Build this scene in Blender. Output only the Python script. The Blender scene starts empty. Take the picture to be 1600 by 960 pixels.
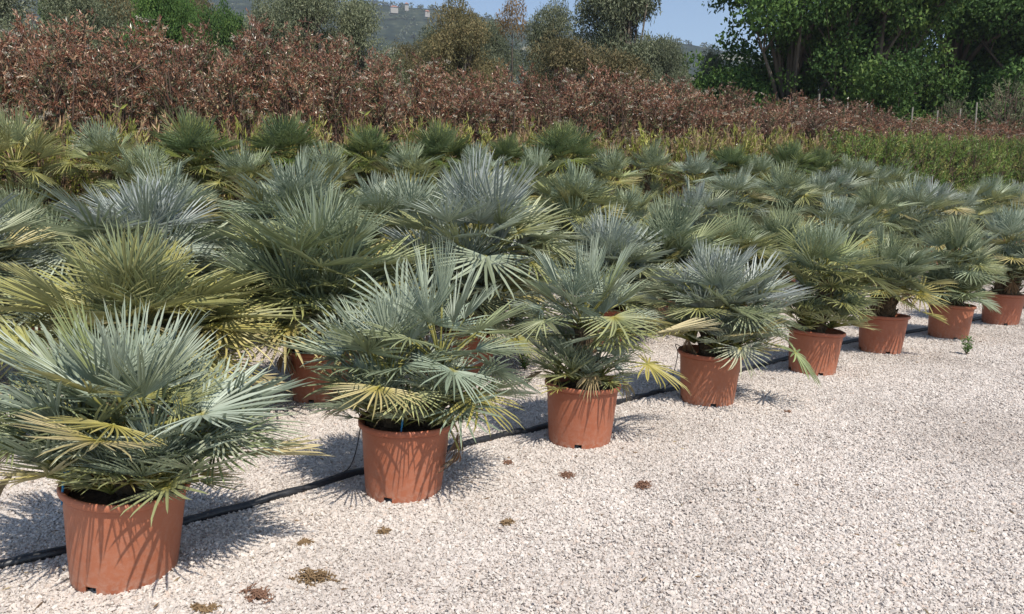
import bpy, bmesh, math, random
import numpy as np
from mathutils import Vector, Matrix, noise
R = math.radians
rng = np.random.default_rng(7)
random.seed(7)
S = bpy.context.scene
COL = S.collection

# ------------------------------------------------------------------ camera, light, world
EYE = 1.55
F = 1155.0                    # focal length in pixels of the 1600 px photograph
YH = 320.0                    # row of the horizon
PITCH = math.atan((480 - YH) / F)
cam_d = bpy.data.cameras.new('camera')
cam = bpy.data.objects.new('camera', cam_d)
COL.objects.link(cam)
cam.location = (0, 0, EYE)
cam.rotation_euler = (R(90) - PITCH, 0, 0)
cam_d.lens = 36 * F / 1600
cam_d.sensor_width = 36
cam_d.clip_start = 0.05
cam_d.clip_end = 6000
S.camera = cam

SUN_EL, SUN_AZ = 56.0, 150.0            # azimuth clockwise from +Y (behind the camera, to the right)
W = bpy.data.worlds.new('World')
S.world = W
W.use_nodes = True
wn = W.node_tree
bg = wn.nodes['Background']
sky = wn.nodes.new('ShaderNodeTexSky')
sky.sky_type = 'NISHITA'
sky.sun_disc = False
sky.sun_elevation = R(SUN_EL)
sky.sun_rotation = R(SUN_AZ)
sky.air_density = 1.0
sky.dust_density = 0.3
sky.ozone_density = 1.3
wn.links.new(sky.outputs[0], bg.inputs[0])
bg.inputs[1].default_value = 0.135
sl = bpy.data.lights.new('sun', 'SUN')
sl.energy = 5.0
sl.angle = R(0.55)
sl.color = (1.0, 0.94, 0.85)
sun = bpy.data.objects.new('sun', sl)
COL.objects.link(sun)
sd = Vector((math.sin(R(SUN_AZ)) * math.cos(R(SUN_EL)), math.cos(R(SUN_AZ)) * math.cos(R(SUN_EL)), math.sin(R(SUN_EL))))
sun.rotation_euler = sd.to_track_quat('Z', 'Y').to_euler()
sun.location = sd * 50
S.view_settings.view_transform = 'Standard'
S.view_settings.look = 'None'
S.view_settings.exposure = 0.22
S.view_settings.gamma = 1.0
S.render.engine = 'CYCLES'
S.cycles.max_bounces = 6
S.cycles.diffuse_bounces = 3
S.cycles.transparent_max_bounces = 4

# ------------------------------------------------------------------ place helpers
def depth(py, h=0.0):                   # distance along the ground to what shows at row py at height h
    a = math.atan((py - 480) / F) + PITCH
    return (EYE - h) / math.tan(a)

def at(px, py, h=0.0):
    """ground point (height h) seen at photograph pixel px, py"""
    y = (py - 480) / F
    x = (px - 800) / F
    c, s = math.cos(PITCH), math.sin(PITCH)
    d = Vector((x, c - y * s, -s - y * c))
    t = (h - EYE) / d.z
    return Vector((d.x * t, d.y * t, h))

def proj(p):
    c, s = math.cos(PITCH), math.sin(PITCH)
    q = Vector((p[0], p[1], p[2] - EYE))
    z = q.y * c - q.z * s
    v = q.y * s + q.z * c
    return 800 + F * q.x / z, 480 - F * v / z

def height_for(x, y, py):               # height at ground spot (x, y) that shows at row py
    c, s = math.cos(PITCH), math.sin(PITCH)
    k = (480 - py) / F
    # (y s + h c)/(y c - h s) = k
    return EYE + y * (k * c - s) / (c + k * s)

U = Vector((0.743, 0.669)); U.normalize()
N = Vector((-U.y, U.x))
ROW0 = Vector((-1.61, 3.1))
HED0 = Vector((-7.9, 11.4))
HU = Vector((0.862, 0.507)); HU.normalize()
HN = Vector((-HU.y, HU.x))

def sm(a, b, t):
    t = max(0.0, min(1.0, (t - a) / (b - a)))
    return t * t * (3 - 2 * t)

def g(x, y):
    """terrain height"""
    p = (x - ROW0.x) * N.x + (y - ROW0.y) * N.y
    h = 0.07 * max(0.0, min(y, 45) - 7) * sm(0.6, 3.4, p)
    return h

def gs(x, y):                           # with the small unevenness of the gravel
    n = noise.noise(Vector((x * 1.1, y * 1.1, 3.1))) * 0.016 + noise.noise(Vector((x * 4.0, y * 4.0, 8.3))) * 0.007
    k = (x - ROW0.x) * N.x + (y - ROW0.y) * N.y          # wheel ruts running along the front row
    for r in (-1.35, -3.1, -3.7):
        n -= 0.022 * math.exp(-((k - r + .12 * math.sin(x * .5)) / 0.22) ** 2)
    return g(x, y) + n

# ------------------------------------------------------------------ materials
MATS = {}
def mat(name, build):
    if name in MATS: return MATS[name]
    m = bpy.data.materials.new(name)
    m.use_nodes = True
    nt = m.node_tree
    b = nt.nodes['Principled BSDF']
    build(nt, b)
    MATS[name] = m
    return m

def nd(nt, t, **kw):
    n = nt.nodes.new(t)
    for k, v in kw.items(): setattr(n, k, v)
    return n

def ramp(nt, fac, stops, interp='LINEAR'):
    r = nd(nt, 'ShaderNodeValToRGB')
    r.color_ramp.interpolation = interp
    el = r.color_ramp.elements
    el[0].position, el[0].color = stops[0][0], (*stops[0][1], 1)
    el[1].position, el[1].color = stops[-1][0], (*stops[-1][1], 1)
    for p, c in stops[1:-1]:
        e = el.new(p); e.color = (*c, 1)
    nt.links.new(fac, r.inputs[0])
    return r.outputs[0]

def mixc(nt, fac, a, b, mode='MIX'):
    m = nd(nt, 'ShaderNodeMix', data_type='RGBA', blend_type=mode)
    for i, v in ((0, fac), (6, a), (7, b)):
        if isinstance(v, (int, float)): m.inputs[i].default_value = v
        elif isinstance(v, tuple): m.inputs[i].default_value = (*v, 1)
        else: nt.links.new(v, m.inputs[i])
    return m.outputs[2]

def noise_tex(nt, scale, detail=3, rough=0.5, coord='Object', dist=0.0):
    tc = nd(nt, 'ShaderNodeTexCoord')
    n = nd(nt, 'ShaderNodeTexNoise')
    n.inputs['Scale'].default_value = scale
    n.inputs['Detail'].default_value = detail
    n.inputs['Roughness'].default_value = rough
    n.inputs['Distortion'].default_value = dist
    nt.links.new(tc.outputs[coord], n.inputs['Vector'])
    return n.outputs['Fac']

def bump(nt, b, height, strength, dist):
    bp = nd(nt, 'ShaderNodeBump')
    bp.inputs['Strength'].default_value = strength
    bp.inputs['Distance'].default_value = dist
    nt.links.new(height, bp.inputs['Height'])
    nt.links.new(bp.outputs[0], b.inputs['Normal'])

def thin_leaf(nt, b, color, trans=0.18):
    """leaf shader: principled with some light coming through"""
    nt.links.new(color, b.inputs['Base Color'])
    tl = nd(nt, 'ShaderNodeBsdfTranslucent')
    nt.links.new(color, tl.inputs['Color'])
    mx = nd(nt, 'ShaderNodeMixShader')
    mx.inputs[0].default_value = trans
    nt.links.new(b.outputs[0], mx.inputs[1])
    nt.links.new(tl.outputs[0], mx.inputs[2])
    nt.links.new(mx.outputs[0], nt.nodes['Material Output'].inputs[0])

def m_frond():
    def f(nt, b):
        oi = nd(nt, 'ShaderNodeObjectInfo')
        at_ = nd(nt, 'ShaderNodeAttribute', attribute_name='along')
        tn = nd(nt, 'ShaderNodeAttribute', attribute_name='tone')
        # yellow hub reaching out by the leaf's own age (alpha)
        mr = nd(nt, 'ShaderNodeMapRange')
        nt.links.new(at_.outputs['Fac'], mr.inputs[0])
        nt.links.new(oi.outputs['Alpha'], mr.inputs[2])
        mr.inputs[1].default_value = 0.0
        mr.inputs[3].default_value = 1.0
        mr.inputs[4].default_value = 0.0
        c = mixc(nt, mr.outputs[0], oi.outputs['Color'], (0.36, 0.31, 0.055))
        tip = ramp(nt, at_.outputs['Fac'], [(0.9, (0, 0, 0)), (1.0, (0.8, 0.8, 0.8))])
        c = mixc(nt, tip, c, (0.33, 0.29, 0.16))
        v = ramp(nt, tn.outputs['Fac'], [(0, (0.62, 0.64, 0.58)), (1, (1.22, 1.2, 1.2))])
        c = mixc(nt, 1.0, c, v, 'MULTIPLY')
        geo = nd(nt, 'ShaderNodeNewGeometry')
        c2 = mixc(nt, 0.35, c, (0.27, 0.31, 0.22))
        c = mixc(nt, geo.outputs['Backfacing'], c, c2)
        b.inputs['Roughness'].default_value = 0.48
        b.inputs['Specular IOR Level'].default_value = 0.4
        thin_leaf(nt, b, c, 0.18)
    return mat('palm_frond', f)

def m_petiole():
    def f(nt, b):
        n = noise_tex(nt, 9, 2)
        c = ramp(nt, n, [(0.3, (0.12, 0.15, 0.045)), (0.7, (0.34, 0.29, 0.07))])
        nt.links.new(c, b.inputs['Base Color'])
        b.inputs['Roughness'].default_value = 0.5
    return mat('palm_petiole', f)

def m_pot():
    def f(nt, b):
        oi = nd(nt, 'ShaderNodeObjectInfo')
        n1 = noise_tex(nt, 5, 5, 0.6)
        n2 = noise_tex(nt, 38, 4, 0.65, dist=0.4)
        c = ramp(nt, n1, [(0.3, (0.36, 0.125, 0.062)), (0.7, (0.43, 0.162, 0.086))])
        c = mixc(nt, ramp(nt, oi.outputs['Random'], [(0, (0.0, 0.0, 0.0)), (1, (0.55, 0.55, 0.55))]), c, (0.36, 0.095, 0.052))
        # dusty towards the ground: splashed lime dust
        tc = nd(nt, 'ShaderNodeTexCoord'); sp = nd(nt, 'ShaderNodeSeparateXYZ')
        nt.links.new(tc.outputs['Object'], sp.inputs[0])
        hz = ramp(nt, sp.outputs['Z'], [(0.0, (0.7, 0.7, 0.7)), (0.09, (0.18, 0.18, 0.18)), (0.42, (0.03, 0.03, 0.03))])
        dn = ramp(nt, n2, [(0.42, (0, 0, 0)), (0.7, (1, 1, 1))])
        fac = mixc(nt, 1.0, hz, dn, 'MULTIPLY')
        c = mixc(nt, fac, c, (0.5, 0.4, 0.33))
        sc = ramp(nt, noise_tex(nt, 90, 2, 0.5, dist=2), [(0.66, (0, 0, 0)), (0.72, (0.25, 0.25, 0.25))])
        c = mixc(nt, sc, c, (0.55, 0.3, 0.22))
        nt.links.new(c, b.inputs['Base Color'])
        b.inputs['Roughness'].default_value = 0.52
        b.inputs['Specular IOR Level'].default_value = 0.35
        bump(nt, b, n2, 0.12, 0.004)
    return mat('terracotta_plastic', f)

def m_simple(name, c1, c2, scale=12, rough=0.8, bs=0.3, bd=0.01, spec=0.3):
    def f(nt, b):
        n = noise_tex(nt, scale, 4, 0.6)
        c = ramp(nt, n, [(0.3, c1), (0.7, c2)])
        nt.links.new(c, b.inputs['Base Color'])
        b.inputs['Roughness'].default_value = rough
        b.inputs['Specular IOR Level'].default_value = spec
        if bs: bump(nt, b, n, bs, bd)
    return mat(name, f)

def m_leaf(name, stops, rough=0.5, trans=0.2, spec=0.35, objvar=0.25):
    if 'broadleaf' in name: rough, trans, spec = .6, .3, .2
    """leaf colour picked by the leaf's own random 'tone'"""
    def f(nt, b):
        tn = nd(nt, 'ShaderNodeAttribute', attribute_name='tone')
        c = ramp(nt, tn.outputs['Fac'], stops)
        oi = nd(nt, 'ShaderNodeObjectInfo')
        k = ramp(nt, oi.outputs['Random'], [(0, (1 - objvar,) * 3), (1, (1 + objvar, 1 + objvar, 1 + objvar * 0.6))])
        c = mixc(nt, 1.0, c, k, 'MULTIPLY')
        b.inputs['Roughness'].default_value = rough
        b.inputs['Specular IOR Level'].default_value = spec
        thin_leaf(nt, b, c, trans)
    return mat(name, f)

def m_stone():
    def f(nt, b):
        geo = nd(nt, 'ShaderNodeNewGeometry')
        oi = nd(nt, 'ShaderNodeObjectInfo')
        ad = nd(nt, 'ShaderNodeMath', operation='ADD')
        nt.links.new(geo.outputs['Random Per Island'], ad.inputs[0])
        nt.links.new(oi.outputs['Random'], ad.inputs[1])
        fr = nd(nt, 'ShaderNodeMath', operation='FRACT')
        nt.links.new(ad.outputs[0], fr.inputs[0])
        c = ramp(nt, fr.outputs[0], [(0.0, (0.36, 0.30, 0.27)), (0.03, (0.50, 0.45, 0.42)), (0.14, (0.62, 0.565, 0.53)),
                                     (0.42, (0.72, 0.66, 0.62)), (0.72, (0.66, 0.59, 0.55)), (0.9, (0.80, 0.76, 0.72)), (1.0, (0.62, 0.50, 0.43))])
        n = noise_tex(nt, 160, 3, 0.6)
        c = mixc(nt, 1.0, c, ramp(nt, n, [(0.2, (0.82, 0.81, 0.8)), (0.8, (1.1, 1.1, 1.1))]), 'MULTIPLY')
        gn = nd(nt, 'ShaderNodeTexNoise'); gn.inputs['Scale'].default_value = 0.75; gn.inputs['Detail'].default_value = 5
        nt.links.new(geo.outputs['Position'], gn.inputs['Vector'])
        c = mixc(nt, 1.0, c, ramp(nt, gn.outputs['Fac'], [(0.3, (0.72, 0.70, 0.665)), (0.5, (0.865, 0.855, 0.825)), (0.7, (0.93, 0.92, 0.89))]), 'MULTIPLY')
        nt.links.new(c, b.inputs['Base Color'])
        b.inputs['Roughness'].default_value = 0.85
        b.inputs['Specular IOR Level'].default_value = 0.25
    return mat('limestone_gravel', f)

def m_ground():
    def f(nt, b):
        tc = nd(nt, 'ShaderNodeTexCoord')
        v = nd(nt, 'ShaderNodeTexVoronoi'); v.inputs['Scale'].default_value = 62
        nt.links.new(tc.outputs['Object'], v.inputs['Vector'])
        sep = nd(nt, 'ShaderNodeSeparateColor'); nt.links.new(v.outputs['Color'], sep.inputs[0])
        stone = ramp(nt, sep.outputs[0], [(0, (0.36, 0.32, 0.30)), (0.15, (0.55, 0.50, 0.47)), (0.6, (0.68, 0.62, 0.58)), (1, (0.76, 0.71, 0.67))])
        edge = ramp(nt, v.outputs['Distance'], [(0.45, (1, 1, 1)), (0.8, (0.4, 0.37, 0.35))])
        stone = mixc(nt, 1.0, stone, edge, 'MULTIPLY')
        n = noise_tex(nt, 0.9, 5, 0.6)
        soil = ramp(nt, noise_tex(nt, 3, 6, 0.7), [(0.3, (0.10, 0.075, 0.045)), (0.6, (0.2, 0.165, 0.1)), (0.75, (0.09, 0.11, 0.035))])
        at_ = nd(nt, 'ShaderNodeAttribute', attribute_name='soil')
        c = mixc(nt, at_.outputs['Fac'], stone, soil)
        nt.links.new(c, b.inputs['Base Color'])
        b.inputs['Roughness'].default_value = 0.95
        b.inputs['Specular IOR Level'].default_value = 0.15
        bump(nt, b, v.outputs['Distance'], -0.8, 0.012)
    return mat('gravel_bed', f)

def m_hill():
    def f(nt, b):
        n1 = noise_tex(nt, 0.012, 6, 0.62)
        n2 = noise_tex(nt, 0.06, 5, 0.7)
        scrub = ramp(nt, n2, [(0.42, (0.014, 0.022, 0.014)), (0.58, (0.035, 0.045, 0.026)), (0.75, (0.1, 0.1, 0.06))])
        field = ramp(nt, n2, [(0.3, (0.2, 0.2, 0.12)), (0.7, (0.38, 0.34, 0.25))])
        k = ramp(nt, n1, [(0.60, (0, 0, 0)), (0.66, (0.7, 0.7, 0.7))])
        c = mixc(nt, k, scrub, field)
        nt.links.new(c, b.inputs['Base Color'])
        b.inputs['Roughness'].default_value = 1.0
        b.inputs['Specular IOR Level'].default_value = 0.0
    return mat('hill_scrub', f)

M_FR, M_PE, M_POT = m_frond(), m_petiole(), m_pot()
M_SOIL = m_simple('potting_soil', (0.03, 0.02, 0.014), (0.1, 0.065, 0.04), 60, 0.95, 0.8, 0.01)
M_TRUNK = m_simple('palm_trunk_fibre', (0.05, 0.035, 0.022), (0.17, 0.115, 0.065), 45, 0.9, 0.8, 0.01)
M_BARK = m_simple('bark', (0.07, 0.055, 0.042), (0.17, 0.14, 0.11), 6, 0.9, 0.6, 0.02)
M_STEM = m_simple('shrub_stem', (0.09, 0.06, 0.045), (0.17, 0.11, 0.08), 20, 0.8, 0.3, 0.005)
M_PIPE = m_simple('black_polythene', (0.012, 0.013, 0.016), (0.032, 0.033, 0.038), 35, 0.42, 0.5, 0.004, 0.5)
M_BLUE = m_simple('blue_plastic', (0.015, 0.14, 0.3), (0.02, 0.18, 0.36), 30, 0.4, 0, 0)
M_DEBRIS = m_simple('dry_debris', (0.13, 0.08, 0.042), (0.28, 0.19, 0.10), 40, 0.9, 0.4, 0.004)
M_DEBRIS_R = m_simple('reddish_debris', (0.13, 0.07, 0.045), (0.26, 0.145, 0.095), 40, 0.9, 0.4, 0.004)
M_POST = m_simple('weathered_post', (0.11, 0.10, 0.085), (0.19, 0.175, 0.15), 14, 0.85, 0.3, 0.01)
M_WALL = m_simple('pale_render', (0.3, 0.28, 0.25), (0.4, 0.37, 0.33), 1, 0.9, 0, 0)
M_TILE = m_simple('clay_tile', (0.26, 0.11, 0.07), (0.36, 0.17, 0.11), 2, 0.9, 0, 0)
M_WIN = m_simple('dark_window', (0.03, 0.035, 0.045), (0.05, 0.055, 0.065), 2, 0.3, 0, 0)

# ------------------------------------------------------------------ mesh helpers
def mesh_np(name, V, Fq, mats, tone=None, along=None, midx=None, smooth=False):
    """V (n,3) array, Fq (m,k) array of faces of one size, or list of lists"""
    me = bpy.data.meshes.new(name)
    if isinstance(Fq, np.ndarray):
        m, k = Fq.shape
        me.vertices.add(len(V)); me.vertices.foreach_set('co', np.asarray(V, dtype=np.float32).ravel())
        me.loops.add(m * k); me.loops.foreach_set('vertex_index', Fq.astype(np.int32).ravel())
        me.polygons.add(m)
        me.polygons.foreach_set('loop_start', np.arange(0, m * k, k, dtype=np.int32))
        me.update(calc_edges=True)
    else:
        me.from_pydata([tuple(v) for v in V], [], Fq)
    for mm in (mats if isinstance(mats, (list, tuple)) else [mats]): me.materials.append(mm)
    if midx is not None: me.polygons.foreach_set('material_index', np.asarray(midx, dtype=np.int32))
    if tone is not None:
        a = me.attributes.new('tone', 'FLOAT', 'POINT'); a.data.foreach_set('value', np.asarray(tone, dtype=np.float32))
    if along is not None:
        a = me.attributes.new('along', 'FLOAT', 'POINT'); a.data.foreach_set('value', np.asarray(along, dtype=np.float32))
    me.polygons.foreach_set('use_smooth', [smooth] * len(me.polygons))
    me.update()
    return me

def link(name, me, parent=None, loc=None, rot=None, mw=None):
    o = bpy.data.objects.new(name, me)
    COL.objects.link(o)
    if parent is not None: o.parent = parent
    if loc is not None: o.location = loc
    if rot is not None: o.rotation_euler = rot
    if mw is not None: o.matrix_local = mw
    return o

def thing(name, label, cat, loc=(0, 0, 0), rot=(0, 0, 0), group=None, me=None):
    o = link(name, me, None, loc, rot)
    o['label'] = label; o['category'] = cat
    if group: o['group'] = group
    return o

def tube(pts, radii, seg=8, closed_ends=True):
    """returns V, F for a tube through pts"""
    V, Fc = [], []
    pts = [Vector(p) for p in pts]
    up = Vector((0.31, 0.17, 0.93))
    for i, p in enumerate(pts):
        d = (pts[min(i + 1, len(pts) - 1)] - pts[max(i - 1, 0)]).normalized()
        a = d.cross(up)
        if a.length < 0.05: a = d.cross(Vector((1, 0, 0)))
        a.normalize(); b = d.cross(a)
        r = radii[i] if hasattr(radii, '__len__') else radii
        for k in range(seg):
            t = 2 * math.pi * k / seg
            V.append(p + a * (math.cos(t) * r) + b * (math.sin(t) * r))
    for i in range(len(pts) - 1):
        for k in range(seg):
            k2 = (k + 1) % seg
            Fc.append([i * seg + k, i * seg + k2, (i + 1) * seg + k2, (i + 1) * seg + k])
    if closed_ends:
        Fc.append(list(range(seg))[::-1]); Fc.append([(len(pts) - 1) * seg + k for k in range(seg)])
    return V, Fc

def lathe(prof, seg=56, skip=None, wob=0.0, seed=0):
    V, Fc = [], []
    for i, (r, z) in enumerate(prof):
        for k in range(seg):
            t = 2 * math.pi * k / seg
            q = 1 + wob * z * (math.sin(2 * t + seed) + 0.5 * math.sin(3 * t + seed * 2.3))
            V.append((r * q * math.cos(t), r * q * math.sin(t), z + wob * 0.2 * z * math.sin(2 * t + seed * 1.7)))
    for i in range(len(prof) - 1):
        for k in range(seg):
            if skip and skip(i, k): continue
            k2 = (k + 1) % seg
            Fc.append([i * seg + k, i * seg + k2, (i + 1) * seg + k2, (i + 1) * seg + k])
    return V, Fc

def join(parts):
    V, Fc = [], []
    for v, f in parts:
        o = len(V); V += list(v); Fc += [[i + o for i in q] for q in f]
    return V, Fc

# ------------------------------------------------------------------ setting: terrain
def build_ground():
    xs = np.concatenate([-np.geomspace(1900, 32, 14), np.arange(-30, -8, 1.0), np.arange(-8, 14, 0.16), np.arange(14, 42, 0.8), np.geomspace(44, 1900, 14)])
    ys = np.concatenate([-np.geomspace(600, 6, 8), np.arange(-4, 1, 0.5), np.arange(1, 15, 0.16), np.arange(15, 60, 0.9), np.geomspace(62, 2000, 14)])
    V = []; soil = []
    for y in ys:
        for x in xs:
            V.append((x, y, gs(x, y) if (-30 < x < 42 and -4 < y < 60) else g(x, y)))
            d = (x - HED0.x) * HN.x + (y - HED0.y) * HN.y
            soil.append(sm(-1.8, -0.8, d))
    nx, ny = len(xs), len(ys)
    I = np.arange(nx * ny).reshape(ny, nx)
    Fq = np.stack([I[:-1, :-1], I[:-1, 1:], I[1:, 1:], I[1:, :-1]], -1).reshape(-1, 4)
    me = mesh_np('ground', np.array(V), Fq, m_ground(), smooth=True)
    a = me.attributes.new('soil', 'FLOAT', 'POINT'); a.data.foreach_set('value', np.array(soil, dtype=np.float32))
    o = link('ground', me); o['kind'] = 'structure'
build_ground()

def build_hill():
    prof = [(-600, -120), (-200, -70), (100, -40), (380, -12), (560, 0), (640, 7), (700, 12), (740, 20), (790, 30), (840, 41), (920, 52), (1045, 62), (1100, 72), (1160, 82), (1300, 100), (1600, 130), (2200, 190)]
    px = np.array([p[0] for p in prof]); py = np.array([p[1] for p in prof])
    V = []; nx, ny = 260, 44
    D1 = 900.0
    top = []
    for j in range(ny):
        t = j / (ny - 1)
        for i in range(nx):
            q = -600 + 2800 * i / (nx - 1)
            D = 260 + (D1 - 260) * t * 1.0
            dirx = (q - 800) / F * math.cos(PITCH)
            ht = height_for(dirx * D1, D1, np.interp(q, px, py) + 4)
            yy = D; xx = dirx * D
            prf = (t ** 1.35)
            z = 3 + (ht - 3) * prf + noise.fractal(Vector((xx * .006, yy * .006, 0.5)), 1.0, 2.0, 4) * 7 * math.sin(math.pi * min(t, 1)) + noise.noise(Vector((xx * .03, yy * .03, 2))) * 1.2
            V.append((xx, yy, z))
    # fall away behind the crest
    for i in range(nx):
        q = -600 + 2800 * i / (nx - 1)
        V.append(((q - 800) / F * 1300, 1300, -5))
    ny += 1
    I = np.arange(nx * ny).reshape(ny, nx)
    Fq = np.stack([I[:-1, :-1], I[:-1, 1:], I[1:, 1:], I[1:, :-1]], -1).reshape(-1, 4)
    o = link('hill', mesh_np('hill', np.array(V), Fq, m_hill(), smooth=True)); o['kind'] = 'structure'
    return np.array(V).reshape(ny, nx, 3)
HV = build_hill()

# ------------------------------------------------------------------ leaf clouds
def leaf_cloud(P, D, L, Wd, fold=0.25, rr=rng):
    """P (n,3) leaf bases, D (n,3) leaf directions, L, Wd lengths and widths (n) -> verts (4n,3), quads"""
    n = len(P)
    D = D / np.linalg.norm(D, axis=1, keepdims=True)
    rnd = rr.normal(size=(n, 3))
    Sd = np.cross(D, rnd); Sd /= np.linalg.norm(Sd, axis=1, keepdims=True) + 1e-9
    Nn = np.cross(Sd, D)
    L = L[:, None]; Wd = Wd[:, None]
    mid = P + D * L * 0.45
    a = mid + Sd * Wd * 0.5 + Nn * Wd * fold
    b = mid - Sd * Wd * 0.5 + Nn * Wd * fold
    tip = P + D * L
    V = np.stack([P, a, tip, b], 1).reshape(-1, 3)
    Fq = np.arange(4 * n).reshape(n, 4)
    return V, Fq

def rand_dirs(n, rr=rng):
    v = rr.normal(size=(n, 3)); return v / np.linalg.norm(v, axis=1, keepdims=True)

# ------------------------------------------------------------------ shrubs
def shrub_meshes(seed, w, h, n_shoot, n_leaf, ll, lw, mg, mr_, red=0.6, flowers=0, mf=None, base=0.12, upright=0.6, trunks=5):
    """upright leafy shrub of shoots; returns dict name -> mesh (unit metres, origin at the base)"""
    rr = np.random.default_rng(seed)
    # shoot tips spread over the outer skin of a lobed column
    th = rr.uniform(0, 2 * np.pi, n_shoot)
    zz = rr.uniform(base, 1.0, n_shoot) ** 0.8
    rad = np.sqrt(np.clip(1 - ((zz - 0.45) / 0.62) ** 2, 0.05, 1)) * rr.uniform(0.45, 1.05, n_shoot)
    lob = 1 + 0.18 * np.sin(3 * th + seed) + 0.12 * np.sin(7 * th + zz * 9)
    tips = np.stack([np.cos(th) * rad * w / 2 * lob, np.sin(th) * rad * w / 2 * lob, zz * h * (0.88 + 0.16 * rr.random(n_shoot))], 1)
    outd = np.stack([np.cos(th) * 0.5, np.sin(th) * 0.5, np.full(n_shoot, upright)], 1) + rr.normal(size=(n_shoot, 3)) * 0.28
    outd /= np.linalg.norm(outd, axis=1, keepdims=True)
    slen = rr.uniform(0.16, 0.36, n_shoot)
    t = np.tile(np.linspace(0, 1, n_leaf), n_shoot)
    idx = np.repeat(np.arange(n_shoot), n_leaf)
    P = tips[idx] - outd[idx] * (slen[idx] * (1 - t))[:, None]
    D = outd[idx] * (0.35 + 0.65 * t)[:, None] + rand_dirs(len(P), rr) * 0.6
    D[:, 2] += 0.05
    L = ll * rr.uniform(0.6, 1.15, len(P)) * (0.75 + 0.35 * (1 - t)); Wd = L * lw
    V, Fq = leaf_cloud(P, D, L, Wd, rr=rr)
    # new growth: leaves towards the shoot ends of some shoots, more of them near the top
    pr = red * (0.2 + 0.95 * (tips[:, 2] / h))
    isred_shoot = rr.random(n_shoot) < pr
    isred = isred_shoot[idx] & (t > 0.12)
    tone = np.clip(rr.normal(0.5, 0.22, len(P)) + np.repeat(rr.normal(0, 0.16, n_shoot), n_leaf), 0, 1)
    out = {}
    def sub(mask, name, m):
        k = np.where(mask)[0]
        if len(k) == 0: return
        VV = V.reshape(-1, 4, 3)[k].reshape(-1, 3)
        out[name] = mesh_np(name, VV, np.arange(4 * len(k)).reshape(-1, 4), m, tone=np.repeat(tone[k], 4))
    sub(~isred, 'foliage', mg)
    sub(isred, 'new_growth', mr_)
    if flowers:
        k = rr.choice(n_shoot, flowers)
        nf = 34
        c = tips[k] + outd[k] * 0.03
        P2 = np.repeat(c, nf, 0) + rand_dirs(flowers * nf, rr) * np.array([1, 1, 0.45]) * rr.uniform(0.01, 0.075, (flowers * nf, 1))
        V2, F2 = leaf_cloud(P2, rand_dirs(len(P2), rr) + np.array([0, 0, 0.6]), rr.uniform(0.012, 0.026, len(P2)), rr.uniform(0.012, 0.022, len(P2)), rr=rr)
        out['flower_cluster'] = mesh_np('flower_cluster', V2, F2, mf, tone=np.repeat(rr.random(len(P2)), 4))
    parts = []
    for i in range(trunks):
        a = rr.uniform(0, 6.28); q = rr.uniform(0.15, 0.4) * w
        pts = [(math.cos(a) * q * s * 0.9 + rr.normal() * .02, math.sin(a) * q * s * 0.9 + rr.normal() * .02, h * 0.9 * s) for s in np.linspace(0, 1, 6)]
        parts.append(tube(pts, [0.022 * (1 - 0.75 * s) * max(h / 2, .5) for s in np.linspace(0, 1, 6)], 5))
    for i in range(0, n_shoot, 2):
        p = tips[i]; q = np.array([p[0] * 0.45, p[1] * 0.45, p[2] - 0.45 * min(h, 1.6) * 0.6])
        q[2] = max(q[2], 0.05)
        parts.append(tube([q, tuple(p - outd[i] * slen[i]), tuple(p)], [0.009, 0.006, 0.003], 3, False))
    v, f = join(parts)
    out['stem'] = mesh_np('stem', v, f, M_STEM)
    return out

MG_PH = m_leaf('photinia_green', [(0, (0.045, 0.060, 0.025)), (0.5, (0.10, 0.11, 0.05)), (0.85, (0.22, 0.19, 0.095)), (1, (0.42, 0.33, 0.21))], 0.32, 0.12, 0.5)
MR_PH = m_leaf('photinia_red', [(0, (0.12, 0.05, 0.034)), (0.45, (0.265, 0.112, 0.07)), (0.75, (0.38, 0.215, 0.135)), (1, (0.56, 0.43, 0.30))], 0.32, 0.2, 0.5)
MF_PH = m_leaf('cream_flower', [(0, (0.38, 0.33, 0.25)), (1, (0.6, 0.56, 0.47))], 0.7, 0.2, 0.2, 0.1)
MG_YE = m_leaf('yellow_green_leaf', [(0, (0.16, 0.20, 0.04)), (0.5, (0.33, 0.34, 0.075)), (1, (0.5, 0.44, 0.17))], 0.45, 0.22)
MR_YE = m_leaf('tan_pink_leaf', [(0, (0.28, 0.18, 0.09)), (1, (0.5, 0.36, 0.23))], 0.5, 0.2)
MG_GR = m_leaf('fresh_green_leaf', [(0, (0.055, 0.115, 0.02)), (0.5, (0.13, 0.215, 0.045)), (1, (0.29, 0.34, 0.10))], 0.42, 0.22)
MR_GR = m_leaf('pale_green_tip', [(0, (0.18, 0.2, 0.045)), (1, (0.38, 0.35, 0.12))], 0.45, 0.25)

def place_shrub(meshes, name, label, cat, loc, rz, sx, sz, group):
    o = thing(name, label, cat, loc, (0, 0, rz), group)
    o.scale = (sx, sx, sz)
    for k, me in meshes.items():
        c = link(k, me, o)
        if k != 'stem': c['kind'] = 'stuff'
    return o

PH = [shrub_meshes(100 + i, 1.35, 1.0 * 3.2, 640, 15, 0.080, 0.30, MG_PH, MR_PH, red=0.74, flowers=20 + 22 * (i % 3), mf=MF_PH, base=0.05, upright=0.38) for i in range(5)]
YE = [shrub_meshes(200 + i, 1.3, 1.5, 240, 14, 0.12, 0.2, MG_YE, MR_YE, red=0.4, base=0.05, upright=0.8) for i in range(3)]
GR = [shrub_meshes(300 + i, 1.35, 2.2, 330, 15, 0.10, 0.24, MG_GR, MR_GR, red=0.3, base=0.05, upright=0.9) for i in range(3)]

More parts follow.
